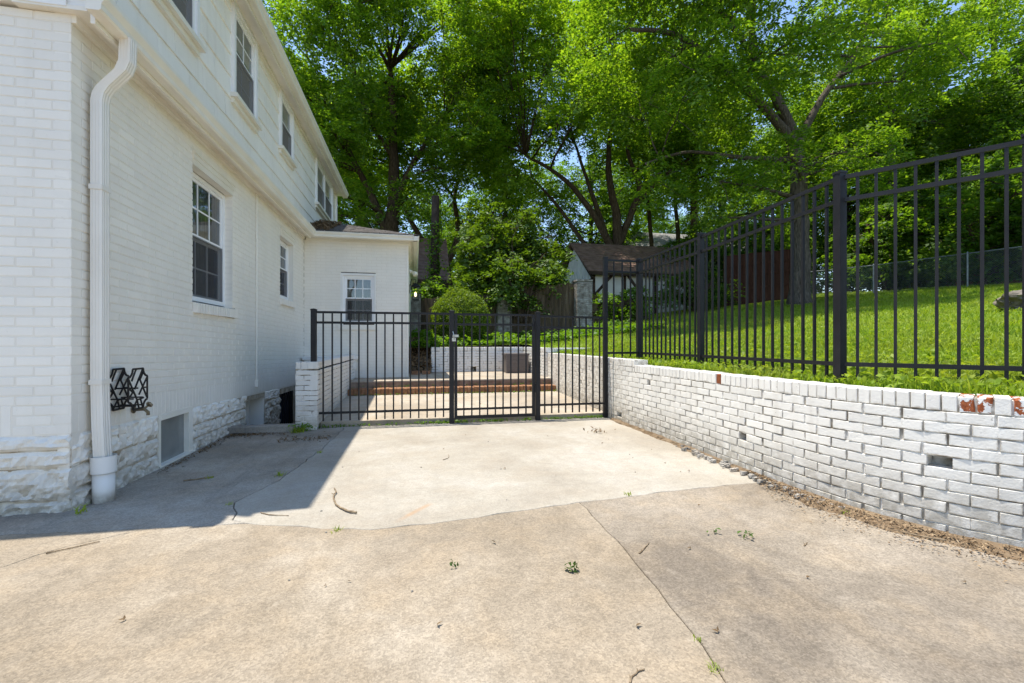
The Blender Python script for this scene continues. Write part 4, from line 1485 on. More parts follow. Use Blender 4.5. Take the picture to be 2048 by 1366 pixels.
ln = thing('wall_lantern', (AX, 13.4, 2.6), 'black wall lantern with a lit bulb on the annex corner', 'lantern')
lx, ly, lzz = AX + 0.17, 13.4, 2.42
mb = MB()
for (sx, sy) in ((-1, -1), (1, -1), (1, 1), (-1, 1)):
    mb.beam((lx + sx * 0.075, ly + sy * 0.075, lzz - 0.02), (lx + sx * 0.105, ly + sy * 0.105, lzz + 0.34), 0.014, 0.014)
mb.box(lx - 0.09, lx + 0.09, ly - 0.09, ly + 0.09, lzz - 0.05, lzz - 0.02)
mb.add([(lx - 0.13, ly - 0.13, lzz + 0.34), (lx + 0.13, ly - 0.13, lzz + 0.34), (lx + 0.13, ly + 0.13, lzz + 0.34), (lx - 0.13, ly + 0.13, lzz + 0.34), (lx, ly, lzz + 0.46)], [(3, 2, 1, 0), (0, 1, 4), (1, 2, 4), (2, 3, 4), (3, 0, 4)])
mb.tube([(AX, ly, lzz + 0.3), (AX + 0.06, ly, lzz + 0.56), (lx, ly, lzz + 0.55), (lx, ly, lzz + 0.45)], 0.012, 6)
mb.box(AX, AX + 0.02, ly - 0.06, ly + 0.06, lzz + 0.15, lzz + 0.4)
part('lantern_frame', mb, M['black_metal'], ln)
mb = MB()
mb.tube([(lx, ly, lzz + 0.06), (lx, ly, lzz + 0.1), (lx, ly, lzz + 0.16), (lx, ly, lzz + 0.19)], [0.014, 0.03, 0.026, 0.006], 10)
part('bulb', mb, M['bulb'], ln, True)
fl = thing('floodlight', (AX, 12.9, 3.1), 'small twin floodlight under the annex eave above the lantern', 'floodlight')
mb = MB()
mb.tube([(AX + 0.01, 12.9, 3.12), (AX + 0.08, 12.9, 3.12)], 0.05, 12)
part('mount', mb, M['white_trim'], fl)
mb = MB()
mb.tube([(AX + 0.08, 12.88, 3.12), (AX + 0.14, 12.80, 3.06), (AX + 0.17, 12.74, 3.02)], [0.03, 0.06, 0.075], 12)
part('lamp_head', mb, M['cream_trim'], fl, True)

# ------------------------------------------------------------------ patio behind the gate
patio = bpy.data.objects.new('patio', None)
col.objects.link(patio)
ORG[patio] = Vector((0, 0, 0))
patio['kind'] = 'structure'
pz = lambda x, y: 0.065 + (y - 6.66) * 0.027
o = slab(patio, [(-1.28, 6.70), (0.6, 6.68), (2.93, 6.66), (2.93, 9.22), (-1.28, 9.22)], M['concrete_patio'], 0.0, pz, 0.16, 0.004)
o['label'] = 'lower patio slab just behind the fence'
o = slab(patio, [(-1.28, 9.52), (2.93, 9.52), (2.93, 12.05), (-1.28, 12.05)], M['concrete_patio'], 0.0, 0.385, 0.4, 0.010)
o['label'] = 'upper patio slab by the white wall'
SB = [brick_mesh('step_brick_shape', M['step_brick'], l=0.066, h=0.118, d=0.30, ch=0.007, jit=0.004, seed=130 + i) for i in range(5)]
x = -1.24
while x < 2.88:
    o = link_mesh('brick', SB[random.randrange(5)], patio, (x + 0.033, 9.215 + random.uniform(-0.006, 0.006), 0.195 + random.uniform(-0.004, 0.004)))
    x += 0.0735
mb = MB()
mb.box(-1.27, 2.915, 9.235, 9.53, 0.0, 0.248)
part('step_bed', mb, M['step_brick'], patio)
mb = MB()
mb.box(-1.27, 2.915, 9.500, 9.519, 0.24, 0.362)
part('riser', mb, M['riser'], patio)
mb = MB()
for (xx, yy, a) in ((0.02, 11.2, 0.1), (0.26, 11.25, -0.05)):
    mb.beam((xx - 0.1, yy, 0.43), (xx + 0.1, yy + 0.02, 0.43), 0.09, 0.085)
solo('loose_bricks', mb, M['step_brick'], 'two loose red bricks at the annex corner on the upper patio', 'bricks', at=(0.1, 11.2, 0.38))

# ------------------------------------------------------------------ retaining wall along the driveway
rw = thing('retaining_wall', (2.92, 5.0, 0), 'long curved white painted brick retaining wall beside the driveway', 'wall')
NEARTOP, FARTOP = 0.855, 0.922
sstep = 9.9 - 5.72
HHT = 0.094
def s_of(y):
    return 9.9 - y if y > 3.7 else min((abs(p.y - y), s_) for p, s_ in zip(wall_curve.p, wall_curve.s))[1]
mort = MB()
ncr = 11
zb = NEARTOP - HHT - BJ - ncr * PITCH + BJ
# weep holes, by arc length and course index
def hole(s_, k, wdt):
    return (s_ - wdt / 2, s_ + wdt / 2, zb + k * PITCH - 0.004, zb + k * PITCH + BH + 0.004)
sA = s_of(2.16)
sweeps = [hole(sA, 6, 0.115), hole(s_of(3.62), 4, 0.095), hole(s_of(5.32), 9, 0.085), hole(s_of(6.18), 1, 0.15), hole(s_of(7.75), 6, 0.075)]
courses = lay_bricks(wall_curve, zb, ncr, sweeps, mort, 0.0, wall_curve.length, 0.03, 0.006, seed=17, wander=0.007)
extra = lay_bricks(wall_curve, zb + ncr * PITCH, 1, [], mort, 0.0, sstep, 0.03, 0.006, offs=(0.5,), seed=19, wander=0.007)
items = [(brick_xf(wall_curve, s_, z, l, BL, random.uniform(-0.001, 0.0028), random.uniform(-0.006, 0.006)), pick(WB)) for s_, z, l in courses + extra]
s_ = 0.02
hi_ = []
while s_ < wall_curve.length - 0.05:
    top = FARTOP if s_ < sstep else NEARTOP
    hi_.append((s_ + 0.031, top - HHT / 2 + random.uniform(-0.003, 0.003)))
    s_ += 0.0625 + 0.0095
top0 = NEARTOP - 0.012
sub = 120
for i in range(sub):       # bed behind the header course, back and cap of the wall
    a, b = wall_curve.length * i / sub, wall_curve.length * (i + 1) / sub
    tz = (FARTOP if b < sstep else NEARTOP) - 0.012
    mort.add([wall_curve.T(a, -0.011, zb + ncr * PITCH - 0.02), wall_curve.T(b, -0.011, zb + ncr * PITCH - 0.02), wall_curve.T(b, -0.011, tz), wall_curve.T(a, -0.011, tz),
              wall_curve.T(a, -0.21, tz), wall_curve.T(b, -0.21, tz), wall_curve.T(a, -0.21, -0.1), wall_curve.T(b, -0.21, -0.1), wall_curve.T(a, -0.12, -0.1), wall_curve.T(b, -0.12, -0.1), wall_curve.T(a, -0.12, tz - 0.02), wall_curve.T(b, -0.12, tz - 0.02)],
             [(0, 1, 2, 3), (3, 2, 5, 4), (4, 5, 7, 6), (8, 9, 11, 10)])
wall_core = part('mortar_bed', mort, M['mortar_dark'], rw)

def chip_mat():
    m, nt, out = new_mat('flaking_white_paint_on_red_brick')
    oi = nt.nodes.new("ShaderNodeObjectInfo")
    g = nt.nodes.new("ShaderNodeNewGeometry")
    n1 = noise(nt, g.outputs['Position'], 22, 4, 0.6, 0.4)
    mk = map_range(nt, n1, 0.475, 0.505)
    red = ramp(nt, noise(nt, g.outputs['Position'], 60, 4), [(0.3, (0.22, 0.055, 0.02)), (0.7, (0.42, 0.13, 0.05))])
    c = mixc(nt, mk, (0.78, 0.77, 0.74), red)
    nb = bump(nt, noise(nt, g.outputs['Position'], 80, 4), 0.5, 0.004)
    nb = bump(nt, math_(nt, 'SUBTRACT', 1.0, mk), 0.8, 0.003, nb)
    principled(nt, out, c, 0.8, 0.2, nb)
    return m


M['chipped'] = chip_mat()
CH = [brick_mesh('chipped_header_shape', M['chipped'], l=0.0625, h=0.094, d=0.2, ch=0.006, jit=0.006, seed=170 + i) for i in range(2)]
RH = brick_mesh('bare_header_shape', M['red_brick'], l=0.0625, h=0.094, d=0.2, ch=0.006, jit=0.006, seed=175)
wshapes = {**{i: m_ for i, m_ in enumerate(WB)}, **{200 + i: m_ for i, m_ in enumerate(WH)}, 300: CH[0], 301: CH[1], 302: RH}
chipS = [s_of(2.04), s_of(1.985), s_of(1.86)]
bareS = [s_of(3.93)]
for (s_, z) in hi_:
    pk = 200 + random.randrange(len(WH))
    if min(abs(s_ - c_) for c_ in chipS) < 0.034:
        pk = 300 + random.randrange(2)
    if abs(s_ - bareS[0]) < 0.036:
        pk = 302
    items.append((brick_xf(wall_curve, s_, z, 0.0625, 0.0625, random.uniform(-0.001, 0.004), random.uniform(-0.008, 0.008)), pk))
vis = [it for it in items if wall_curve is not None and (it[0].translation.y > 1.62)]
hid = [it for it in items if not it[0].translation.y > 1.62]
emit_bricks(vis, wshapes, rw, 300, 'distant_brick_courses', M['wall_white'])
m_ = MB()
for mtx, pk in hid:
    me = wshapes[pk]
    m_.add([mtx @ v.co for v in me.vertices], [tuple(p.vertices) for p in me.polygons])
o = part('outlying_brick_courses', m_, M['wall_white'], rw)
o['kind'] = 'stuff'
# cut end of the raised stretch
mb = MB()
p_, a_ = wall_curve.at(sstep)
mb.box(2.925, 3.12, 5.715, 5.735, NEARTOP + 0.002, FARTOP + 0.002)
part('wall_end_brick', mb, M['wall_white'], rw)

# ------------------------------------------------------------------ terrace wall at the back of the patio
tw = thing('terrace_wall', (1.6, 12, 0.38), 'low white brick wall round the back of the upper patio', 'wall')
TTOP = 1.035
mort = MB()
allb = []
for (pts, z0, hl, sd_) in (([(0.42, 12, 0), (2.88, 12, 0)], 0.385, [(1.02, 1.17, 0.42, 0.48)], 23), ([(2.88, 12, 0), (2.88, 9.86, 0)], 0.11, [(0.55, 0.65, 0.45, 0.52), (1.5, 1.6, 0.45, 0.52)], 24), ([(2.88, 9.86, 0), (4.3, 9.86, 0)], 0.72, [], 25)):
    pth = Path(pts)
    nco = int((TTOP - HHT - BJ - z0) / PITCH)
    zbb = TTOP - HHT - BJ - nco * PITCH
    for s_, z, l in lay_bricks(pth, zbb, nco, hl, mort, 0, None, 0.0, 0.008, seed=sd_, wander=0.005):
        allb.append((brick_xf(pth, s_, z, l, BL, random.uniform(0, 0.004)), pick(LB)))
    s_ = 0.03
    while s_ < pth.length:
        allb.append((brick_xf(pth, s_, TTOP - HHT / 2, 0.0625, 0.0625, random.uniform(0, 0.004)), 200 + random.randrange(4)))
        s_ += 0.072
    A, B = pth.T(0, -0.012, 0), pth.T(pth.length, -0.012, 0)
    C_, D_ = pth.T(pth.length, -0.2, 0), pth.T(0, -0.2, 0)
    zt, z_0 = TTOP - 0.012, z0 - 0.08
    mort.add([(A[0], A[1], zbb + nco * PITCH - 0.02), (B[0], B[1], zbb + nco * PITCH - 0.02), (B[0], B[1], zt), (A[0], A[1], zt), (C_[0], C_[1], zt), (D_[0], D_[1], zt), (C_[0], C_[1], z_0), (D_[0], D_[1], z_0)],
             [(0, 1, 2, 3), (3, 2, 4, 5), (5, 4, 6, 7)])
mort.box(0.41, 0.425, 12.0, 12.2, 0.3, TTOP - 0.01)
part('mortar_bed', mort, M['mortar_dark'], tw)
emit_bricks(allb, {**{i: m_ for i, m_ in enumerate(LB)}, **{200 + i: m_ for i, m_ in enumerate(LH)}}, tw, 0, 'brick_courses', M['wall_white_low'])

# ------------------------------------------------------------------ low wall of the basement stair, with its pier and cap
sw = thing('stair_wall', (-1.3, 6.5, 0), 'short white brick wall and pier beside the basement steps', 'wall')
STOP = 0.905
mort = MB()
sit = []
for (pts, z0, sd_) in (([(-1.545, 6.47, 0), (-1.275, 6.47, 0)], 0.03, 31), ([(-1.275, 6.47, 0), (-1.275, 10.44, 0)], 0.05, 32)):
    pth = Path(pts)
    nco = int((STOP - HHT - BJ - z0) / PITCH)
    zbb = STOP - HHT - BJ - nco * PITCH
    for s_, z, l in lay_bricks(pth, zbb, nco, [], mort, 0, None, 0.0, 0.009, seed=sd_, wander=0.006):
        sit.append((brick_xf(pth, s_, z, l, BL, random.uniform(0, 0.004), random.uniform(-0.006, 0.006)), pick(LB)))
    s_ = 0.033
    while s_ < pth.length - 0.02:
        sit.append((brick_xf(pth, s_, STOP - HHT / 2, 0.0625, 0.0625, random.uniform(0, 0.004)), 200 + random.randrange(4)))
        s_ += 0.072
    A, B = pth.T(0, -0.012, 0), pth.T(pth.length, -0.012, 0)
    mort.add([(A[0], A[1], zbb + nco * PITCH - 0.02), (B[0], B[1], zbb + nco * PITCH - 0.02), (B[0], B[1], STOP - 0.014), (A[0], A[1], STOP - 0.014)], [(0, 1, 2, 3)])
mort.box(-1.532, -1.287, 6.49, 10.42, -0.6, STOP - 0.013)
part('mortar_bed', mort, M['mortar_dark'], sw)
emit_bricks(sit, {**{i: m_ for i, m_ in enumerate(LB)}, **{200 + i: m_ for i, m_ in enumerate(LH)}}, sw, 40, 'distant_brick_courses', M['wall_white_low'])
mb = MB()
mb.box(-2.28, -1.20, 10.12, 10.46, 0.80, 0.865)
mb.box(-2.24, -1.25, 10.16, 10.46, 0.60, 0.80)
part('cap_ledge', mb, M['white_trim'], sw)
mb = MB()
mb.box(-2.42, -1.547, 6.40, 6.555, -0.3, 0.085)
o = solo('stair_curb', mb, M['concrete_curb'], 'low concrete curb across the head of the basement steps', 'curb', at=(-2.0, 6.47, 0))
bv = o.modifiers.new('bevel', 'BEVEL')
bv.width = 0.012
bv.segments = 2


# ------------------------------------------------------------------ metal fences
PK = 0.019
def picket_mesh(h):
    m_ = MB()
    m_.box(-PK / 2, PK / 2, -PK / 2, PK / 2, 0, h)
    return m_.mesh('picket_shape', M['black_metal'])


def post_part(parent, x, y, z0, z1, w_=0.06):
    m_ = MB()
    h_ = w_ / 2
    m_.box(x - h_, x + h_, y - h_, y + h_, z0, z1)
    po = part('post', m_, M['black_metal'], parent)
    c_ = MB()
    k_ = h_ + 0.004
    c_.box(x - k_, x + k_, y - k_, y + k_, z1 + 0.0005, z1 + 0.018)
    c_.add([(x - k_, y - k_, z1 + 0.018), (x + k_, y - k_, z1 + 0.018), (x + k_, y + k_, z1 + 0.018), (x - k_, y + k_, z1 + 0.018), (x, y, z1 + 0.030)], [(0, 1, 4), (1, 2, 4), (2, 3, 4), (3, 0, 4)])
    part('post_cap', c_, M['black_metal'], po)
    return po


def rail_part(parent, a, b, w_=0.026, h_=0.03):
    m_ = MB()
    m_.beam(a, b, w_, h_)
    return part('rail', m_, M['black_metal'], parent)


def pickets(parent, a, b, n, z0, z1, me=None):
    org = ORG[parent]
    me = me or picket_mesh(z1 - z0)
    ang = math.atan2(b[1] - a[1], b[0] - a[0])
    for i in range(1, n + 1):
        t = i / (n + 1)
        o = bpy.data.objects.new('picket', me)
        col.objects.link(o)
        o.parent = parent
        o.location = Vector((a[0] + (b[0] - a[0]) * t, a[1] + (b[1] - a[1]) * t, z0)) - org
        o.rotation_euler = (0, 0, ang)


FY = 6.58
fl_ = thing('metal_fence', (-1.33, FY, 0), 'black metal fence panel between the stair wall pier and the gate', 'fence', 'metal fence panels beside the gate')
XA, XB, XC, XD, XE, XF = -1.335, 0.515, 0.575, 1.73, 1.795, 2.872
post_part(fl_, XA, FY - 0.02, -0.04, 1.595, 0.068)
post_part(fl_, XB, FY, -0.02, 1.60, 0.066)
ft = [1.575, 1.435, 0.205]
for z in ft:
    rail_part(fl_, (XA + 0.034, FY, z), (XB - 0.033, FY, z))
pickets(fl_, (XA, FY), (XB, FY), 15, 0.095, 1.56)
gt = thing('metal_gate', (1.15, FY, 0), 'closed black metal gate with chained latch in the middle of the fence', 'gate')
mb = MB()
mb.box(XC - 0.02, XC + 0.02, FY - 0.02, FY + 0.02, 0.065, 1.58)
mb.box(XD - 0.02, XD + 0.02, FY - 0.02, FY + 0.02, 0.065, 1.58)
mb.box(XC + 0.02, XD - 0.02, FY - 0.019, FY + 0.019, 0.065, 0.105)
mb.box(XC + 0.02, XD - 0.02, FY - 0.013, FY + 0.013, 1.555, 1.585)
part('gate_frame', mb, M['black_metal'], gt)
for z in (1.425, 0.20):
    rail_part(gt, (XC + 0.02, FY, z), (XD - 0.02, FY, z))
pickets(gt, (XC, FY), (XD, FY), 9, 0.106, 1.556)
for zz in (1.35, 0.42):
    mb = MB()
    mb.box(XD + 0.02, XD + 0.034, FY - 0.034, FY - 0.012, zz, zz + 0.13)
    mb.tube([(XD + 0.027, FY - 0.036, zz), (XD + 0.027, FY - 0.036, zz + 0.13)], 0.012, 8)
    part('hinge', mb, M['black_metal'], gt)
mb = MB()
mb.box(XC - 0.05, XC + 0.035, FY - 0.05, FY - 0.022, 1.24, 1.275)
mb.tube([(XC - 0.045, FY - 0.05, 1.32), (XC - 0.035, FY - 0.06, 1.27), (XC - 0.03, FY - 0.058, 1.20)], 0.008, 6)
mb.box(XC - 0.06, XC - 0.005, FY - 0.06, FY - 0.035, 1.18, 1.23)
part('latch', mb, M['silver'], gt)
fr_ = thing('metal_fence', (1.8, FY, 0), 'short black metal fence panel between the gate and the retaining wall', 'fence', 'metal fence panels beside the gate')
post_part(fr_, XE, FY, -0.02, 1.60, 0.066)
for z in (1.555, 1.39, 0.225):
    rail_part(fr_, (XE + 0.033, FY, z + 0.0), (XF - 0.005, FY, z - (0.01 if z > 1 else 0)))
pickets(fr_, (XE, FY), (XF + 0.02, FY), 9, 0.10, 1.535)

hf = thing('metal_fence', (3.4, 4.9, 0.85), 'tall black metal fence along the lawn behind the white retaining wall', 'fence')
PT = [(2.885, 6.60), (3.46, 6.62), (3.39, 4.92), (3.22, 2.92), (3.80, 2.12), (4.7, 1.4), (6.4, 0.9)]
post_part(hf, *PT[0], -0.02, 2.47, 0.062)
for (x, y) in PT[1:]:
    post_part(hf, x, y, 0.6, 2.47, 0.062)
for (a, b, n) in zip(PT, PT[1:], (3, 13, 15, 8, 8, 14)):
    d = (Vector((*b, 0)) - Vector((*a, 0))).normalized() * 0.031
    for z in (2.44, 2.265, 1.0):
        rail_part(hf, (a[0] + d.x, a[1] + d.y, z), (b[0] - d.x, b[1] - d.y, z), 0.026, 0.032)
    pickets(hf, a, b, n, 0.84, 2.425)
mb = MB()
mb.tube([(2.925, 6.38, 0.02), (2.925, 6.38, 0.88)], 0.012, 8)
mb.tube([(2.93, 6.34, 0.02), (2.93, 6.34, 0.86)], 0.009, 8)
part('drain_conduit', mb, M['galvanised'], rw)

# ------------------------------------------------------------------ deck box
db = thing('deck_box', (2.52, 11.45, 0.385), 'taupe plastic storage box on the upper patio against the white wall', 'storage box')
mb = MB()
bx0, bx1, by0, by1, bz0, bz1 = 2.25, 2.80, 11.20, 11.68, 0.39, 0.83
mb.box(bx0, bx1, by0, by1, bz0, bz1)
for k in range(4):
    mb.box(bx0 + 0.03, bx1 - 0.03, by0 - 0.012, by0, bz0 + 0.04 + k * 0.1, bz0 + 0.125 + k * 0.1)
mb.box(bx0 - 0.012, bx0 + 0.03, by0 - 0.018, by0 + 0.03, bz0, bz1)
mb.box(bx1 - 0.03, bx1 + 0.012, by0 - 0.018, by0 + 0.03, bz0, bz1)
part('box_body', mb, M['box_plastic'], db)
mb = MB()
mb.box(bx0 - 0.03, bx1 + 0.03, by0 - 0.03, by1 + 0.02, bz1 + 0.002, bz1 + 0.05)
part('lid', mb, M['box_plastic'], db)

# ------------------------------------------------------------------ shed, cottage, far house, wooden fences
def gable_house(name, loc, label, cat, x0, x1, y0, y1, zg, ze, zr, wallm, roofm, axis='x', over=0.3, timbers=True, boards=False):
    """ridge along axis; the gable faces are built of wall, with timbers laid on"""
    h = thing(name, loc, label, cat)
    m_ = MB()
    ym = (y0 + y1) / 2
    m_.add([(x0, y0, zg), (x1, y0, zg), (x1, y1, zg), (x0, y1, zg), (x0, y0, ze), (x1, y0, ze), (x1, y1, ze), (x0, y1, ze), (x0, ym, zr), (x1, ym, zr)],
           [(0, 1, 5, 4), (1, 2, 6, 9, 5), (2, 3, 7, 6), (3, 0, 4, 8, 7)])
    part('wall', m_, wallm, h)
    m_ = MB()
    sl_ = (zr - ze) / (ym - y0)
    yo0, yo1 = y0 - over, y1 + over
    t = 0.09
    for (ya, sgn) in ((yo0, 1), (yo1, -1)):
        za = ze - over * sl_
        m_.add([(x0 - over, ya, za + 0.02), (x1 + over, ya, za + 0.02), (x1 + over, ym, zr + 0.02), (x0 - over, ym, zr + 0.02),
                (x0 - over, ya, za + t + 0.02), (x1 + over, ya, za + t + 0.02), (x1 + over, ym, zr + t + 0.02), (x0 - over, ym, zr + t + 0.02)],
               [(0, 1, 2, 3), (4, 5, 6, 7), (0, 1, 5, 4), (1, 2, 6, 5), (3, 0, 4, 7)])
    rf = part('roof', m_, roofm, h)
    # shingle courses on the slope that faces the driveway
    ncs = 14
    for k in range(ncs):
        t0, t1 = k / ncs, (k + 1) / ncs
        a0 = yo0 + (ym - yo0) * t0
        a1 = yo0 + (ym - yo0) * t1
        za0 = ze - over * sl_ + (zr - ze + over * sl_) * t0 + t + 0.02
        za1 = ze - over * sl_ + (zr - ze + over * sl_) * t1 + t + 0.02
        c_ = MB()
        c_.add([(x0 - over, a0 - 0.01, za0 + 0.028), (x1 + over, a0 - 0.01, za0 + 0.028), (x1 + over, a1, za1 + 0.004), (x0 - over, a1, za1 + 0.004), (x0 - over, a0 - 0.01, za0 + 0.002), (x1 + over, a0 - 0.01, za0 + 0.002)],
               [(0, 1, 2, 3), (4, 5, 1, 0)])
        part('shingle_course', c_, roofm, rf)
    m_ = MB()
    m_.box(x0 - over - 0.02, x1 + over, yo0 - 0.03, yo0 - 0.002, ze - over * sl_ - 0.08, ze - over * sl_ + t)
    part('fascia', m_, M['timber_dark'], h)
    return h


shed = gable_house('garden_shed', (8.6, 21, 2.2), 'white timbered shed with a dappled brown shingle roof behind the brick pier', 'shed', 8.6, 14.2, 21.2, 26.2, 2.0, 4.75, 6.5, M['plaster'], M['roof_brown'])
for (xa, za, xb, zb_) in ((8.65, 2.2, 8.65, 4.7), (10.3, 2.2, 10.3, 4.7), (12.0, 2.2, 12.0, 4.7), (13.7, 2.2, 13.7, 4.7), (8.6, 3.4, 14.2, 3.4), (8.7, 3.5, 9.7, 4.6), (10.4, 4.6, 11.2, 3.6)):
    mb = MB()
    mb.beam((xa, 21.17, za), (xb, 21.17, zb_), 0.13, 0.05, (0, 1, 0))
    part('timber', mb, M['timber_dark'], shed)
for k in range(13):          # upright boards of the gable
    y = 21.3 + k * 0.39
    top = 4.75 + (6.5 - 4.75) * (1 - abs(y + 0.18 - 23.7) / 2.5)
    mb = MB()
    mb.box(8.555, 8.60, y, y + 0.345, 4.3, max(4.45, top - 0.12))
    part('gable_board', mb, M['plaster'], shed)
mb = MB()
mb.beam((8.5, 20.95, 4.30), (8.5, 23.7, 6.42), 0.05, 0.16)
mb.beam((8.5, 26.45, 4.30), (8.5, 23.7, 6.42), 0.05, 0.16)
mb.box(8.53, 8.60, 21.1, 26.3, 4.16, 4.32)
part('bargeboard', mb, M['timber_dark'], shed)

cot = gable_house('cottage', (-3, 24, 1.8), 'white half timbered cottage with a brown roof seen beyond the annex corner', 'cottage', -7.5, 1.45, 23.6, 28.6, 1.3, 4.5, 6.9, M['plaster'], M['roof_brown'])
for (xa, za, xb, zb_) in ((-7, 4.3, 1.45, 4.3), (1.38, 2, 1.38, 4.5), (0.0, 2, 0.0, 4.3), (-1.6, 2, -1.6, 4.3), (0.1, 3.2, 0.9, 4.2)):
    mb = MB()
    mb.beam((xa, 23.57, za), (xb, 23.57, zb_), 0.16, 0.06, (0, 1, 0))
    part('timber', mb, M['timber_dark'], cot)
mb = MB()
mb.box(-1.2, -0.4, 23.55, 23.6, 4.42, 5.1)
mb.add([(-1.35, 23.2, 5.05), (-0.8, 23.2, 5.5), (-0.25, 23.2, 5.05), (-1.35, 25.0, 5.05), (-0.8, 25.0, 5.5), (-0.25, 25.0, 5.05)], [(0, 1, 4, 3), (1, 2, 5, 4)])
part('dormer', mb, M['timber_dark'], cot)

fh = gable_house('far_house', (22, 36, 5), 'pale grey roofed house far off between the tree trunks', 'house', 17.5, 29.0, 34, 41, 4.0, 8.7, 10.9, M['plaster'], M['roof_grey'], over=0.4)
for (x0_, x1_) in ((19.0, 20.2), (22.0, 23.2), (25.5, 26.7)):
    mb = MB()
    mb.box(x0_, x1_, 33.95, 34.0, 6.2, 7.9)
    wo_ = part('window', mb, M['vinyl'], fh)
    mb = MB()
    mb.box(x0_ + 0.1, x1_ - 0.1, 33.93, 33.949, 6.3, 7.8)
    part('pane', mb, M['room_dark'], wo_)
M['far_brick'] = mat_noise('orange_red_brick', [(0.3, (0.22, 0.08, 0.04)), (0.7, (0.34, 0.13, 0.07))], 8, 5, 0.9, 0.1, 20, 0.3, 0.01)
bh = gable_house('brick_house', (36, 18, 5), 'orange brick house glimpsed through the woods on the right', 'house', 33, 44, 14, 26, 4.0, 9.0, 12.0, M['far_brick'], M['roof_dark'], over=0.4)
for y_ in (15.5, 18.5, 21.5):
    mb = MB()
    mb.box(32.95, 33.0, y_, y_ + 1.2, 5.2, 7.2)
    wo_ = part('window', mb, M['vinyl'], bh)
    mb = MB()
    mb.box(32.92, 32.949, y_ + 0.1, y_ + 1.1, 5.3, 7.1)
    part('pane', mb, M['room_dark'], wo_)


def board_fence(name, pts, h, mat, label, bw=0.14, rails=True, railside=-1):
    f = thing(name, (*pts[0][:2], pts[0][2]), label, 'fence')
    for (a, b) in zip(pts, pts[1:]):
        n = max(1, int(math.dist(a[:2], b[:2]) / bw))
        d = Vector((b[0] - a[0], b[1] - a[1], 0)).normalized()
        for i in range(n):
            t0, t1 = i / n, (i + 1) / n
            p = Vector(a).lerp(Vector(b), t0)
            q = Vector(a).lerp(Vector(b), t1 - 0.006 / bw / n * bw)
            q = Vector(a).lerp(Vector(b), t1) - d * 0.006
            m_ = MB()
            hh = h + random.uniform(-0.03, 0.03)
            m_.beam((p.x, p.y, (p.z + q.z) / 2 + hh / 2), (q.x, q.y, (p.z + q.z) / 2 + hh / 2), 0.02 + random.uniform(0, 0.006), hh)
            part('board', m_, mat, f)
        if rails:
            nrm = Vector((d.y, -d.x, 0)) * 0.045
            for k in (0.25, 0.85, 1.5, 2.0):
                if k < h - 0.1:
                    m_ = MB()
                    m_.beam((a[0] + nrm.x, a[1] + nrm.y, a[2] + k), (b[0] + nrm.x, b[1] + nrm.y, b[2] + k), 0.04, 0.09)
                    part('rail', m_, mat, f)
    return f


def pier(x, y, z0, z1, label, w_=0.53):
    p = thing('brick_pier', (x, y, z0), label, 'brick pier', 'brick piers along the wooden fence')
    m_ = MB()
    m_.box(x - w_ / 2 + 0.012, x + w_ / 2 - 0.012, y - w_ / 2 + 0.012, y + w_ / 2 - 0.012, z0, z1 - 0.01)
    part('pier_core', m_, M['pier_mortar'], p)
    k = 0
    z = z0
    while z + 0.05 < z1:
        off = 0.105 if k % 2 else 0
        c_ = MB()
        for side_ in range(4):
            s_ = -w_ / 2 - off
            while s_ < w_ / 2:
                a, b = max(s_, -w_ / 2), min(s_ + 0.2, w_ / 2)
                if b - a > 0.03:
                    ang = side_ * math.pi / 2
                    ca, sa = math.cos(ang), math.sin(ang)
                    T_ = lambda u, v, w2: (x + u * ca - v * sa, y + u * sa + v * ca, w2)
                    pr = random.uniform(0, 0.008)
                    c_.tbox(T_, a, b, -w_ / 2 - pr, -w_ / 2 + 0.02, z, z + 0.057)
                s_ += 0.21
        part('brick_course', c_, M['pier_brick'], p)
        z += 0.068
        k += 1
    m_ = MB()
    m_.box(x - w_ / 2 - 0.02, x + w_ / 2 + 0.02, y - w_ / 2 - 0.02, y + w_ / 2 + 0.02, z1, z1 + 0.06)
    part('pier_cap', m_, M['pier_brick'], p)
    return p


P1, P2, P3 = (-0.05, 18.0), (3.1, 16.0), (5.65, 14.9)
pier(*P1, 1.2, 2.95, 'shaded grey brick pier right beside the annex lantern')
pier(*P2, lz(*P2) - 0.2, 2.72, 'middle brick pier under the big leafy shrubs', 0.5)
pier(*P3, lz(*P3) - 0.2, 3.24, 'sunlit tall brick pier in front of the garden shed')
board_fence('wooden_fence', [(P3[0] - 0.28, P3[1] + 0.05, 1.45), (P2[0] + 0.28, P2[1], 1.35)], 1.75, M['fence_wood'], 'weathered board fence between the shed pier and the shrubs')
board_fence('wooden_fence', [(P2[0] - 0.28, P2[1] + 0.05, 1.3), (P1[0] + 0.28, P1[1], 1.25)], 1.6, M['fence_wood'], 'shaded board fence behind the round clipped bush')
board_fence('wooden_fence', [(14.3, 19.0, 2.75), (17.6, 18.4, 3.1)], 2.5, M['fence_red'], 'dark red board fence to the left of the thick oak trunk', 0.17)
board_fence('picket_screen', [(6.6, 16.6, 1.5), (9.6, 17.6, 1.9)], 1.15, M['fence_wood'], 'low grey board screen under the vines in front of the shed', 0.16)

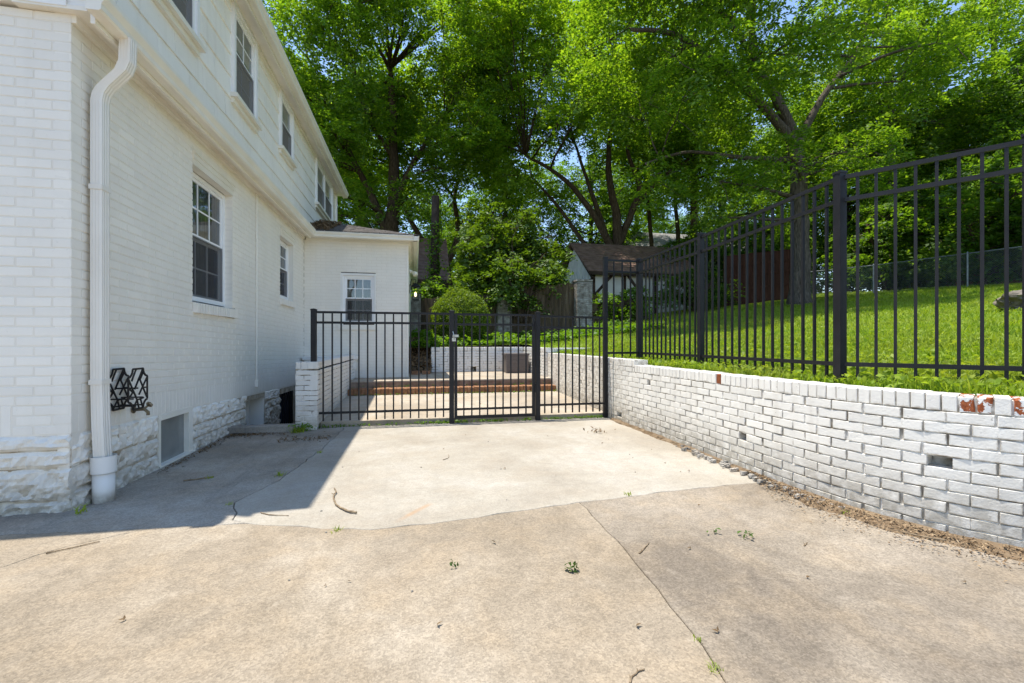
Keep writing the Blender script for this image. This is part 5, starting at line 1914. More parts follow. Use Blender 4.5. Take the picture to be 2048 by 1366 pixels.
# chain-link fence
cf = thing('chain_link_fence', (19.6, 16, 3.2), 'galvanised chain link fence along the top of the lawn', 'fence')
CP = [(16.4, 19.6), (18.0, 18.4), (19.4, 16.0), (19.75, 12.8), (20.0, 9.6), (20.2, 6.4)]
mesh_mb = MB()
for (x, y) in CP:
    mb = MB()
    z = lz(x, y)
    mb.tube([(x, y, z - 0.1), (x, y, z + 1.27)], 0.03, 8)
    mb.tube([(x, y, z + 1.27), (x, y, z + 1.32)], [0.036, 0.012], 8)
    part('post', mb, M['galvanised'], cf)
for a, b in zip(CP, CP[1:]):
    za, zb_ = lz(*a), lz(*b)
    mb = MB()
    mb.tube([(*a, za + 1.25), (*b, zb_ + 1.25)], 0.021, 6)
    part('top_rail', mb, M['galvanised'], cf)
    ln_ = math.dist(a, b)
    hh, st = 1.2, 0.075
    n = int((ln_ + hh) / st)
    for i in range(n):
        for sg_ in (1, -1):
            u0 = i * st - hh if sg_ > 0 else i * st
            u1 = u0 + hh if sg_ > 0 else u0 - hh
            lo, hi = min(u0, u1), max(u0, u1)
            if hi <= 0 or lo >= ln_:
                continue
            def pt(u, w_):
                t = u / ln_
                return Vector((a[0] + (b[0] - a[0]) * t, a[1] + (b[1] - a[1]) * t, za + (zb_ - za) * t + 0.03 + w_))
            ua, ub = max(lo, 0), min(hi, ln_)
            wa = (ua - u0) if sg_ > 0 else (u0 - ua)
            wb = (ub - u0) if sg_ > 0 else (u0 - ub)
            p, q = pt(ua, wa), pt(ub, wb)
            off = Vector((0, 0, 0.003))
            mesh_mb.add([p - off, q - off, q + off, p + off], [(0, 1, 2, 3)])
o = part('wire_mesh', mesh_mb, M['galvanised'], cf)
o['kind'] = 'stuff'

# utility pole
up_ = thing('utility_pole', (0.82, 20.2, 1.4), 'dark slim wooden pole climbing with ivy beyond the annex roof', 'pole')
mb = MB()
mb.tube([(0.82, 20.2, 1.0), (0.84, 20.2, 4.5), (0.88, 20.2, 7.55)], [0.20, 0.19, 0.17], 12)
part('pole_shaft', mb, M['timber_dark'], up_, True)
n = 900
zz = rng.uniform(1.2, 6.4, n) ** 1.0
ang = rng.uniform(0, 2 * math.pi, n)
rr_ = 0.20 + rng.exponential(0.10, n) * (1.6 - (zz - 1.2) / 5.2)
P = np.column_stack([0.83 + np.cos(ang) * rr_, 20.2 + np.sin(ang) * rr_, zz])
o = link_mesh('ivy', leaf_mesh('ivy', P - np.array(ORG[up_]), 0.15, M['leaf_mid'], 0.3, 0.7), up_)

# rock on the lawn
rk_x, rk_y = 11.0, 6.05
mb = MB()
bm = bmesh.new()
bmesh.ops.create_icosphere(bm, subdivisions=4, radius=1.0)
for v in bm.verts:
    q = v.co * 1.6 + Vector((3.1, 1.2, 0))
    k = 1 + 0.28 * mnoise.noise(q) + 0.13 * mnoise.noise(q * 2.7) + 0.06 * mnoise.noise(q * 6)
    v.co = Vector((v.co.x * 0.62 * k, v.co.y * 0.45 * k, v.co.z * 0.25 * k))
me = bpy.data.meshes.new('boulder')
bm.to_mesh(me)
bm.free()
me.materials.append(M['rock'])
o = link_mesh('boulder', me, None, (rk_x, rk_y, lz(rk_x, rk_y) + 0.08))
props(o, 'low weathered boulder half sunk in the lawn behind the tall fence', 'boulder')


# ------------------------------------------------------------------ trees
def bezier(a, b, c, n=7):
    out = []
    for i in range(n):
        t = i / (n - 1)
        out.append(a * (1 - t) ** 2 + b * 2 * t * (1 - t) + c * t * t)
    return out


def wobble(pts, amt):
    out = [pts[0]]
    for p in pts[1:-1]:
        out.append(p + Vector((random.uniform(-amt, amt), random.uniform(-amt, amt), random.uniform(-amt, amt) * 0.5)))
    return out + [pts[-1]]


def resample(pts, n):
    pts = [Vector(p) for p in pts]
    return catmull([tuple(p) for p in pts], n)


def crown_points(blobs, per_clump=46, clump_sig=0.30, clumps_per_m2=0.95, rmin=0.55):
    """leaves set on flat drooping sprays that point out of each blob; returns positions, leaf normals, leaf axes"""
    OP, ON, OT = [], [], []
    for (c, r) in blobs:
        r = np.array(r if hasattr(r, '__len__') else (r, r, r * 0.8), dtype=float)
        ncl = max(4, int(4 * math.pi * (r.mean() ** 2) * clumps_per_m2 * 1.9))
        d = rng.normal(size=(ncl, 3))
        d /= np.linalg.norm(d, axis=1, keepdims=True)
        rad = rng.uniform(rmin ** 2, 1.0, (ncl, 1)) ** 0.5
        cc = np.array(c) + d * rad * r
        ax = d * np.array([1, 1, 0.35]) + rng.normal(size=(ncl, 3)) * 0.45
        ax[:, 2] -= 0.12
        ax /= np.linalg.norm(ax, axis=1, keepdims=True)
        sd_ = np.cross(ax, np.array([0, 0, 1.0]))
        sd_ /= np.linalg.norm(sd_, axis=1, keepdims=True) + 1e-6
        nn = np.cross(sd_, ax)
        nl_ = rng.integers(int(per_clump * 0.45), int(per_clump * 1.2), ncl)
        idx = np.repeat(np.arange(ncl), nl_)
        n = len(idx)
        Ls = (clump_sig * rng.uniform(2.4, 4.2, (ncl, 1)))[idx]
        t = rng.uniform(-0.5, 0.5, (n, 1))
        wv = rng.normal(size=(n, 1)) * 0.24 * (1.05 - np.abs(t + 0.1)) * Ls
        P = cc[idx] + ax[idx] * t * Ls + sd_[idx] * wv + nn[idx] * rng.normal(size=(n, 1)) * 0.05
        P[:, 2] -= (0.35 * (t[:, 0] + 0.5) ** 2 * Ls[:, 0] + 0.45 * wv[:, 0] ** 2 / Ls[:, 0])
        OP.append(P)
        ON.append(nn[idx])
        OT.append(ax[idx] * 0.55 + sd_[idx] * np.sign(wv))
    return np.concatenate(OP), np.concatenate(ON), np.concatenate(OT)


def make_tree(name, loc, label, trunk, limbs, blobs, leafm, bark, leaf=0.17, cat='tree', group='trees beyond the fences', per=46, sig=0.32, dens=0.95, twigs=True, rmin=0.55, aspect=0.5):
    """trunk / limbs: lists of (polyline, r0, r1) in world space; blobs: (centre, radius)"""
    t = thing(name, loc, label, cat, group)
    m_ = MB()
    joints = []
    for (pts, r0, r1) in trunk + limbs:
        sm = resample(pts, 5)
        sm = wobble(sm, min(0.06, r0 * 0.12))
        n = len(sm)
        rad = [r0 + (r1 - r0) * (i / (n - 1)) ** 0.85 for i in range(n)]
        if (pts, r0, r1) in trunk:
            rad[0] *= 1.45
            rad[1] *= 1.18
        m_.tube(sm, rad, 12 if r0 > 0.15 else 8, 0.05)
        joints += [(p, r) for p, r in zip(sm, rad)]
    if twigs:
        for (c, r) in blobs:
            c = Vector(c)
            rm = r if not hasattr(r, '__len__') else sum(r) / 3
            best = min(joints, key=lambda j: (j[0] - c).length + max(0, j[0].z - c.z) * 1.2)
            a = best[0]
            mid = a.lerp(c, 0.5) + Vector((random.uniform(-0.4, 0.4), random.uniform(-0.4, 0.4), random.uniform(0.0, 0.7)))
            pts = wobble(bezier(a, mid, c, 7), 0.07)
            r0 = min(best[1] * 0.7, 0.035 + 0.016 * (c - a).length)
            m_.tube(pts, [r0 * (1 - 0.7 * i / 6) for i in range(7)], 6, 0.05)
            for k in range(5):
                d = Vector((random.gauss(0, 1), random.gauss(0, 1), random.gauss(0.2, 0.7))).normalized()
                s_ = pts[random.randrange(3, 7)]
                e_ = s_ + d * rm * random.uniform(0.6, 0.95)
                m_.tube(wobble([s_, s_.lerp(e_, 0.35), s_.lerp(e_, 0.7), e_], 0.06), [0.02, 0.015, 0.01, 0.005], 5)
    part('trunk', m_, bark, t, True)
    P, Nn, Tt = crown_points(blobs, per, sig, dens, rmin)
    k_ = P[:, 2] > lz(loc[0], loc[1]) + 0.15
    link_mesh('crown', leaf_mesh('crown', P[k_] - np.array(ORG[t]), leaf, leafm, 0.55, aspect, base_n=Nn[k_], base_t=Tt[k_]), t)
    return t


def scatter_blobs(center, radii, n, r, seed, lower=-0.7, shell=0.45):
    rr = random.Random(seed)
    out = []
    tries = 0
    while len(out) < n and tries < 5000:
        tries += 1
        d = Vector((rr.gauss(0, 1), rr.gauss(0, 1), rr.gauss(0, 1))).normalized()
        if d.z < lower:
            continue
        k = rr.uniform(shell ** 2, 1) ** 0.5
        c = Vector(center) + Vector((d.x * radii[0], d.y * radii[1], d.z * radii[2])) * k
        rad = r * rr.uniform(0.75, 1.3)
        if any((c - Vector(o[0])).length < (rad + o[1]) * 0.42 for o in out):
            continue
        out.append((tuple(c), rad))
    return out


def copy_tree(src, loc, label, rot=0.0, scale=1.0, name=None, group=None):
    r = src.copy()
    col.objects.link(r)
    r.location = loc
    r.rotation_euler = (0, 0, rot)
    r.scale = (scale,) * 3
    r['label'] = label
    if group:
        r['group'] = group
    for ch in list(src.children):
        c_ = ch.copy()
        col.objects.link(c_)
        c_.parent = r
        for g in list(ch.children):
            d_ = g.copy()
            col.objects.link(d_)
            d_.parent = c_
    return r


# oak on the lawn, thick furrowed trunk behind the tall fence
ox, oy = 14.75, 15.1
oz = lz(ox, oy)
oak_trunk = [([(ox, oy, oz - 0.2), (ox + 0.02, oy, oz + 2.2), (ox - 0.05, oy, oz + 4.6), (ox - 0.25, oy, oz + 6.6)], 0.36, 0.27)]
F0 = Vector((ox - 0.25, oy, oz + 6.6))
oak_limbs = [
    ([F0, F0 + Vector((-0.8, 0.1, 1.5)), F0 + Vector((-1.7, 0.2, 3.2)), F0 + Vector((-1.6, 0.3, 5.4)), F0 + Vector((-2.2, 0.3, 7.5))], 0.22, 0.07),
    ([F0 + Vector((-0.05, 0, -0.3)), F0 + Vector((-1.6, -0.2, 0.9)), F0 + Vector((-3.6, -0.5, 1.9)), F0 + Vector((-5.6, -0.8, 2.6)), F0 + Vector((-7.4, -1.0, 2.4))], 0.19, 0.06),
    ([F0 + Vector((-1.5, 0.15, 2.7)), F0 + Vector((-2.8, -0.3, 3.4)), F0 + Vector((-4.4, -0.6, 4.6)), F0 + Vector((-5.6, -0.9, 6.4))], 0.12, 0.05),
    ([F0 + Vector((0, 0, -0.5)), F0 + Vector((1.0, -0.3, 1.4)), F0 + Vector((2.4, -0.6, 3.4)), F0 + Vector((3.2, -0.6, 5.6))], 0.17, 0.05),
    ([F0 + Vector((-0.2, 0, -1.0)), F0 + Vector((-1.8, 0.8, -0.7)), F0 + Vector((-3.8, 1.2, -0.5)), F0 + Vector((-5.8, 1.0, -1.2))], 0.12, 0.04),
]
bl = scatter_blobs((ox - 1.6, oy - 0.6, oz + 10.4), (7.2, 4.6, 5.2), 30, 1.55, 3, -0.75, 0.5)
bl += [((ox + 1.6, oy - 1.2, oz + 5.6), 1.5), ((ox + 0.2, oy - 1.9, oz + 5.2), 1.2), ((ox - 2.2, oy - 1.4, oz + 5.0), 1.3), ((ox - 4.0, oy - 0.6, oz + 4.3), 1.2), ((ox - 5.8, oy + 0.5, oz + 4.6), 1.3), ((ox + 3.0, oy - 0.4, oz + 5.4), 1.4), ((ox - 3.2, oy + 0.8, oz + 3.4), 0.9), ((ox + 1.2, oy + 1.4, oz + 4.2), 1.2)]
bl += [((x_, y_, z_), r_) for (x_, y_, z_, r_) in ((4.9, 11.6, 13.0, 1.3), (6.3, 12.2, 13.4, 1.6), (5.6, 13.2, 13.6, 1.5), (7.7, 12.9, 13.6, 1.7), (7.2, 14.2, 14.2, 1.6), (9.2, 13.7, 13.9, 1.7), (8.8, 15.0, 14.4, 1.6), (10.7, 14.4, 14.0, 1.7), (12.2, 15.2, 14.2, 1.7), (10.4, 15.8, 14.8, 1.6), (4.0, 12.6, 13.6, 1.2))]
oak_limbs.append(([F0 + Vector((-1.6, 0.3, 5.0)), (ox - 5.0, oy - 1.0, oz + 10.6), (ox - 8.2, oy - 2.2, oz + 11.2)], 0.12, 0.05))
make_tree('oak_tree', (ox, oy, oz), 'big lawn oak with a thick furrowed grey trunk behind the tall fence', oak_trunk, oak_limbs, bl, M['leaf_mid'], M['bark_grey'], 0.15, per=52)

# multi stemmed shade tree behind the shed
bx, by = 11.6, 24.9
bz = lz(bx, by)
J = Vector((bx, by, bz + 3.4))
ms_trunk = [([(bx, by, bz - 0.2), (bx, by, bz + 1.8), (bx - 0.02, by, bz + 3.4)], 0.52, 0.44)]
ms_limbs = [
    ([J, J + Vector((0.0, 0, 2.2)), J + Vector((-0.5, 0, 5.0)), J + Vector((-0.3, 0, 8.0))], 0.36, 0.10),
    ([J + Vector((0, 0, -0.4)), J + Vector((-1.3, -0.2, 2.0)), J + Vector((-3.2, -0.4, 4.0)), J + Vector((-5.6, -0.6, 5.2))], 0.27, 0.07),
    ([J + Vector((0, 0, 0.4)), J + Vector((0.9, -0.1, 2.6)), J + Vector((1.35, -0.2, 4.2)), J + Vector((0.6, -0.2, 6.2)), J + Vector((1.2, -0.2, 8.5))], 0.24, 0.07),
    ([J + Vector((-0.6, 0, 1.0)), J + Vector((-1.5, 0.4, 4.0)), J + Vector((-2.4, 0.5, 6.6))], 0.2, 0.06),
    ([J + Vector((0, 0, -1.2)), J + Vector((-1.6, 0.6, 0.6)), J + Vector((-3.4, 0.8, 3.0)), J + Vector((-5.0, 0.8, 4.6))], 0.2, 0.05),
    ([J + Vector((0.9, 0, 2.6)), J + Vector((2.6, -0.2, 4.6)), J + Vector((4.6, -0.4, 6.0))], 0.16, 0.05),
]
bl = scatter_blobs((bx - 2.6, by - 1.4, bz + 12.8), (8.6, 5.6, 6.6), 52, 1.75, 5, -0.72, 0.4)
bl += [((bx - 6.5, by - 1, bz + 7.4), 1.6), ((bx + 3.6, by - 0.6, bz + 7.6), 1.5), ((bx - 3.0, by + 1.8, bz + 7.2), 1.5), ((bx + 5.6, by, bz + 8.6), 1.6), ((bx - 8.6, by - 1, bz + 8.6), 1.7)]
make_tree('shade_tree', (bx, by, bz), 'spreading shade tree whose trunk splits into many stems behind the shed roof', ms_trunk, ms_limbs, bl, M['leaf_bright'], M['bark_brown'], 0.17, per=54, dens=0.85)

# tall tree behind the annex roof
cx, cy_ = -1.3, 26.5
cz = lz(cx, cy_)
K = Vector((cx + 0.1, cy_, cz + 6.8))
tl_trunk = [([(cx - 0.3, cy_, cz - 0.2), (cx - 0.2, cy_, cz + 3.0), K, K + Vector((0.05, 0, 3.5)), K + Vector((-0.2, 0, 8.0))], 0.62, 0.16)]
tl_limbs = [
    ([K + Vector((0, 0, -2.4)), K + Vector((-1.0, 0, 0.4)), K + Vector((-2.4, 0, 3.2)), K + Vector((-3.4, 0, 6.4))], 0.28, 0.08),
    ([K + Vector((0, 0, 0.4)), K + Vector((1.2, -0.3, 2.8)), K + Vector((2.8, -0.6, 5.4))], 0.2, 0.06),
    ([K + Vector((0, 0, 3.0)), K + Vector((-1.4, -0.4, 5.0)), K + Vector((-2.0, -0.6, 7.4))], 0.16, 0.05),
]
bl = scatter_blobs((cx - 0.6, cy_ - 1.6, cz + 13.6), (7.6, 5.2, 7.6), 48, 1.75, 9, -0.8, 0.4)
bl += [((cx - 2.0, cy_ - 2.5, cz + 6.6), 1.5), ((cx + 1.2, cy_ - 2.2, cz + 7.0), 1.5), ((cx - 4.2, cy_ - 1, cz + 6.2), 1.7), ((cx + 2.8, cy_ - 1.6, cz + 8.8), 1.6), ((cx - 5.2, cy_ - 1.5, cz + 9), 1.8)]
make_tree('tall_tree', (cx, cy_, cz), 'tall leafy tree with an ivied trunk rising right behind the annex roof', tl_trunk, tl_limbs, bl, M['leaf_mid'], M['bark_brown'], 0.17, per=54, dens=0.85)

# crooked limbed tree left of the middle
dx_, dy_ = 2.0, 30.5
dz_ = lz(dx_, dy_)
Q = Vector((dx_, dy_, dz_ + 4.2))
make_tree('crooked_tree', (dx_, dy_, dz_), 'tree with crooked open limbs showing sky behind the cottage roof',
          [([(dx_, dy_, dz_ - 0.2), (dx_ + 0.1, dy_, dz_ + 2.2), Q], 0.5, 0.36)],
          [([Q, Q + Vector((-1.6, 0, 1.8)), Q + Vector((-3.0, 0, 4.6)), Q + Vector((-3.2, 0, 7.0))], 0.26, 0.07), ([Q, Q + Vector((0.8, 0, 2.2)), Q + Vector((0.6, 0, 5.0)), Q + Vector((1.6, 0, 7.5))], 0.26, 0.07),
           ([Q + Vector((0.4, 0, 1.0)), Q + Vector((2.4, 0, 2.8)), Q + Vector((4.2, 0, 5.0))], 0.16, 0.05)],
          scatter_blobs((dx_, dy_, dz_ + 13.0), (7.0, 4.5, 6.2), 40, 1.8, 13, -0.7, 0.45) + [((dx_ - 3.5, dy_ - 0.5, dz_ + 5.6), 1.4), ((dx_ + 3.8, dy_ - 0.5, dz_ + 6.4), 1.6), ((dx_ + 1.5, dy_, dz_ + 7.4), 1.4)],
          M['leaf_bright'], M['bark_brown'], 0.21, per=46, dens=0.7)


def tall_trunk_tree(name, label, x, y, r, lean, h, seed, leafm, crown_r, n, zlow, leaf=0.19, bark='bark_grey', dens=0.75, per=46):
    z = lz(x, y)
    rr = random.Random(seed)
    top = Vector((x + lean[0], y + lean[1], z + h))
    tr = [([(x, y, z - 0.2), (x + lean[0] * 0.25, y + lean[1] * 0.3, z + h * 0.33), (x + lean[0] * 0.6, y + lean[1] * 0.6, z + h * 0.66), tuple(top)], r, r * 0.42)]
    lb = []
    for k in range(4):
        a = rr.uniform(0, 6.28)
        t = rr.uniform(0.55, 0.95)
        s_ = Vector((x, y, z)).lerp(top, t)
        ln_ = rr.uniform(2.0, 4.0)
        e_ = s_ + Vector((math.cos(a) * ln_, math.sin(a) * ln_ * 0.6, rr.uniform(1.5, 3.5)))
        lb.append(([s_, s_.lerp(e_, 0.5) + Vector((0, 0, -0.2)), e_], r * 0.42, r * 0.14))
    bl_ = scatter_blobs((x + lean[0] * 0.8, y + lean[1], z + zlow + crown_r[2]), crown_r, n, 1.6, seed, -0.85, 0.45)
    return make_tree(name, (x, y, z), label, tr, lb, bl_, leafm, M[bark], leaf, per=per, dens=dens)


def at_px(u, d, z=None):
    """world xy of photo column u at camera depth d (planning only)"""
    th = R(YAW)
    r_ = (u - 1024) / 910.2
    return ((r_ * math.cos(th) + math.sin(th)) * d, (-r_ * math.sin(th) + math.cos(th)) * d)


tD = tall_trunk_tree('woodland_tree', 'tall straight grey trunk tree rising in the woods right of the oak', *at_px(1785, 24), 0.30, (-0.3, 0, ), 15.5, 21, M['leaf_mid'], (4.6, 3.6, 5.4), 24, 5.4)
tE = tall_trunk_tree('woodland_tree', 'slim bare trunk tree at the top right against blue sky', *at_px(1985, 26), 0.27, (0.2, 0), 17.5, 22, M['leaf_bright'], (4.6, 3.6, 5.0), 20, 8.4)
tF = tall_trunk_tree('woodland_tree', 'straight trunk tree standing against sky left of the oak', *at_px(1388, 29), 0.30, (0.0, 0), 15, 23, M['leaf_mid'], (4.4, 3.4, 4.6), 20, 6.8, bark='bark_brown')
tG = tall_trunk_tree('woodland_tree', 'thin leaning dark trunk tree between the shed and the grey roof', *at_px(1310, 32), 0.19, (-1.2, 0), 14, 24, M['leaf_deep'], (3.8, 3.0, 4.4), 16, 7.4, bark='bark_brown')
tH = tall_trunk_tree('woodland_tree', 'slender forked tree in the sky gap over the grey roof', *at_px(1362, 38), 0.24, (-1.0, 0), 15, 25, M['leaf_mid'], (4.0, 3.0, 4.2), 14, 8.0, bark='bark_brown')
tI = tall_trunk_tree('woodland_tree', 'dark forest tree with dense low foliage behind the chain link fence', *at_px(1900, 30), 0.30, (0.3, 0), 13, 26, M['leaf_deep'], (5.0, 4.0, 6.2), 34, 1.6)
tJ = tall_trunk_tree('woodland_tree', 'dense dark green tree behind the oak trunk', *at_px(1690, 27.5), 0.25, (0.2, 0), 12, 27, M['leaf_deep'], (4.4, 3.6, 5.6), 30, 1.4)

# far copies that close the wood
spots = [
    (tD, 2140, 27, 0.6, 1.0, 'tall tree just outside the right edge reaching into view'),
    (tI, 2075, 23, 1.9, 0.9, 'dark leafy tree at the far right behind the chain link fence'),
    (tJ, 1560, 34, 2.4, 1.05, 'dark tree far behind the red board fence'),
    (tI, 1440, 46, 0.9, 1.0, 'distant dark tree past the grey roofed house'),
    (tE, 1620, 40, 2.0, 1.1, 'distant tall tree high above the oak'),
    (tJ, 1180, 40, 0.4, 1.1, 'distant tree filling the gap behind the shed'),
    (tI, 1010, 37, 1.2, 1.0, 'distant dense tree behind the leafy shrubs'),
    (tI, 720, 37, 2.6, 1.1, 'distant dense tree behind the tall ivied tree'),
    (tE, 640, 33, 0.8, 1.05, 'bright crowned tree showing over the long roof gutter'),
    (tJ, 880, 48, 1.5, 1.2, 'far tree behind the crooked limbed tree'),
    (tD, 1270, 50, 2.2, 1.2, 'far tall tree behind the spreading shade tree'),
    (tJ, 1820, 40, 0.3, 1.2, 'far dark tree between the two tall trunks'),
    (tD, 1940, 42, 2.8, 1.15, 'far tall tree behind the slim bare trunk'),
    (tI, 540, 46, 0.5, 1.3, 'far tree standing behind the white house'),
    (tI, 1330, 60, 1.7, 1.0, 'small looking distant tree low in the sky gap'),
]
for (src, u, d, rot, sc_, lab) in spots:
    x, y = at_px(u, d)
    copy_tree(src, (x, y, lz(x, y)), lab, rot, sc_)


# ------------------------------------------------------------------ shrubs
def make_shrub(name, x, y, label, h, rx, ry, seed, leafm, leaf=0.14, n=14, r=0.6, per=44, group='shrubs along the fences', dens=1.6):
    z = lz(x, y)
    bl_ = scatter_blobs((x, y, z + h * 0.52), (rx, ry, h * 0.5), n, r, seed, -1.0, 0.3)
    st = []
    rr = random.Random(seed)
    for k in range(4):
        a = rr.uniform(0, 6.28)
        st.append(([(x + 0.1 * math.cos(a), y + 0.1 * math.sin(a), z - 0.1), (x + rx * 0.25 * math.cos(a), y + ry * 0.25 * math.sin(a), z + h * 0.35), (x + rx * 0.5 * math.cos(a), y + ry * 0.5 * math.sin(a), z + h * 0.7)], 0.05, 0.02))
    return make_tree(name, (x, y, z), label, [], st, bl_, leafm, M['bark_brown'], leaf, 'shrub', group, per, 0.2, dens, True, 0.45, 0.55)


s1 = make_shrub('leafy_shrub', 2.75, 17.6, 'tall glossy shrub in the middle behind the round clipped bush', 4.6, 1.6, 1.4, 41, M['leaf_waxy'], 0.16, 22, 0.75)
s2 = make_shrub('leafy_shrub', 4.1, 16.9, 'tall glossy shrub hanging over the board fence left of the shed', 4.8, 1.9, 1.3, 42, M['leaf_waxy'], 0.16, 22, 0.75)
s3 = make_shrub('leafy_shrub', 0.9, 18.9, 'dark shrub hugging the ivied pole', 2.3, 0.9, 0.9, 43, M['leaf_deep'], 0.15, 12, 0.6)
s4 = make_shrub('leafy_shrub', 3.75, 15.6, 'low leafy branch mass over the middle brick pier', 2.3, 1.3, 0.55, 44, M['leaf_waxy'], 0.14, 16, 0.5)
s4.location.z += 0.7
s5 = make_shrub('vine_bank', 7.9, 17.0, 'vine covered bank below the shed wall', 1.5, 1.9, 0.5, 45, M['ivy'], 0.14, 16, 0.45)
s6 = make_shrub('leafy_shrub', 12.6, 18.6, 'low dark shrub beside the red board fence', 2.2, 1.8, 0.9, 46, M['leaf_deep'], 0.15, 14, 0.6)
s7 = make_shrub('understory_bush', 22.0, 13.5, 'dark undergrowth bush behind the chain link fence near its middle post', 4.6, 2.2, 2.0, 47, M['leaf_deep'], 0.18, 22, 0.9, dens=1.1)
for (x, y, rot, sc_, lab) in ((22.0, 17.5, 0.8, 1.0, 'dark undergrowth bush behind the chain link fence right of the oak'), (22.6, 9.5, 2.0, 1.05, 'dark undergrowth bush at the right end of the chain link fence'),
                              (18.8, 21.5, 1.1, 1.0, 'dark undergrowth bush behind the red board fence end'), (25.0, 15.5, 2.9, 1.3, 'taller undergrowth bush deeper in the wood'), (24.5, 11.0, 0.2, 1.3, 'tall undergrowth bush behind the boulder side of the wood'), (15.2, 23.0, 0.4, 0.95, 'undergrowth bush right of the shed roof')):
    copy_tree(s7, (x, y, lz(x, y)), lab, rot, sc_)
for (u, d, rot, sc_, lab) in ((2030, 27, 0.3, 1.25, 'broad undergrowth bush closing the wood at the far right'), (1850, 31, 1.3, 1.4, 'broad undergrowth bush deep behind the middle fence post'), (1700, 36, 2.2, 1.5, 'broad undergrowth bush deep behind the oak trunk'),
                              (2200, 24, 0.9, 1.4, 'undergrowth bush just past the right edge'), (2350, 22, 2.0, 1.5, 'undergrowth bush beyond the right edge'), (1560, 44, 0.5, 1.6, 'far bush behind the red board fence'), (1290, 52, 1.1, 1.7, 'far bush left of the grey roofed house'),
                              (1130, 44, 2.7, 1.5, 'far bush behind the shed ridge'), (960, 41, 1.9, 1.4, 'far bush behind the tall glossy shrubs'), (800, 40, 0.1, 1.6, 'far bush behind the cottage roof'), (1430, 58, 1.5, 1.9, 'far bush right of the grey roofed house')):
    x, y = at_px(u, d)
    copy_tree(s7, (x, y, lz(x, y)), lab, rot, sc_)
copy_tree(s1, (-2.2, 20.0, lz(-2.2, 20.0)), 'glossy shrub hidden mostly behind the annex', 1.0, 1.0)

# clipped round bush
tx, ty = 1.30, 13.4
tz = lz(tx, ty)
tb = thing('topiary_bush', (tx, ty, tz), 'clipped round bush behind the white terrace wall', 'bush')
d = rng.normal(size=(26000, 3))
d /= np.linalg.norm(d, axis=1, keepdims=True)
d = d[d[:, 2] > -0.85]
shape = np.array([0.84, 0.84, 0.86])
lump = np.array([1 + 0.09 * mnoise.noise(Vector(q) * 2.2) + 0.06 * mnoise.noise(Vector(q) * 5.5) for q in d])[:, None]
P = np.array([tx, ty, tz + 0.74]) + d * shape * lump * np.where(rng.uniform(0, 1, (len(d), 1)) < 0.03, rng.uniform(1.0, 1.10, (len(d), 1)), rng.uniform(0.90, 1.01, (len(d), 1)))
link_mesh('foliage', leaf_mesh('topiary_foliage', P - np.array(ORG[tb]), 0.052, M['leaf_box'], 0.35, 0.6, 0.0), tb)
bm = bmesh.new()
bmesh.ops.create_icosphere(bm, subdivisions=3, radius=1.0)
for v in bm.verts:
    v.co = Vector((v.co.x * 0.70, v.co.y * 0.70, v.co.z * 0.72 + 0.74))
me = bpy.data.meshes.new('dark_inner_hull')  # solid dark green hull standing in for the shaded inside of the bush
bm.to_mesh(me)
bm.free()
me.materials.append(M['leaf_deep'])
link_mesh('dark_inner_hull', me, tb)

# ivy ground cover behind the terrace wall
n = 26000
P = np.column_stack([rng.uniform(-1.0, 7.5, n), rng.uniform(12.15, 18.5, n), np.zeros(n)])
keep = (P[:, 1] > 12.15) & (rng.uniform(0, 1, n) < 1.15 - 0.05 * (P[:, 1] - 12))
keep &= ~((P[:, 0] > 4.4) & (P[:, 1] < 12.6))
P = P[keep]
P[:, 2] = lawn_z(P[:, 0], P[:, 1]) + 0.03 + np.abs(rng.normal(0, 0.08, len(P))) * (0.5 + 0.8 * (np.sin(P[:, 0] * 2.1) * np.sin(P[:, 1] * 1.7) > 0))
o = link_mesh('ground_cover', leaf_mesh('ground_cover', P, 0.12, M['ivy'], 1.3, 0.75, 0.0))
o['kind'] = 'stuff'
# dirt bank at the annex corner
mb = MB()
xs_ = np.linspace(-0.16, 0.41, 8)
ys_ = np.linspace(11.55, 13.0, 14)
mb.add(*grid_mesh(list(xs_), list(ys_), lambda x, y: 0.36 + max(0, (y - 11.6)) * 0.62 + 0.05 * mnoise.noise(Vector((x * 5, y * 5, 0)))))
struct('dirt_bank', mb, M['dirt'], True)
n = 600
P = np.column_stack([rng.uniform(-0.15, 0.42, n), rng.uniform(11.6, 13.0, n), np.zeros(n)])
P[:, 2] = 0.40 + (P[:, 1] - 11.6) * 0.62 + rng.uniform(0, 0.06, n)
o = link_mesh('leaf_litter', leaf_mesh('bank_litter', P, 0.10, M['leaf_brown'], 1.0, 0.5))
o['kind'] = 'stuff'

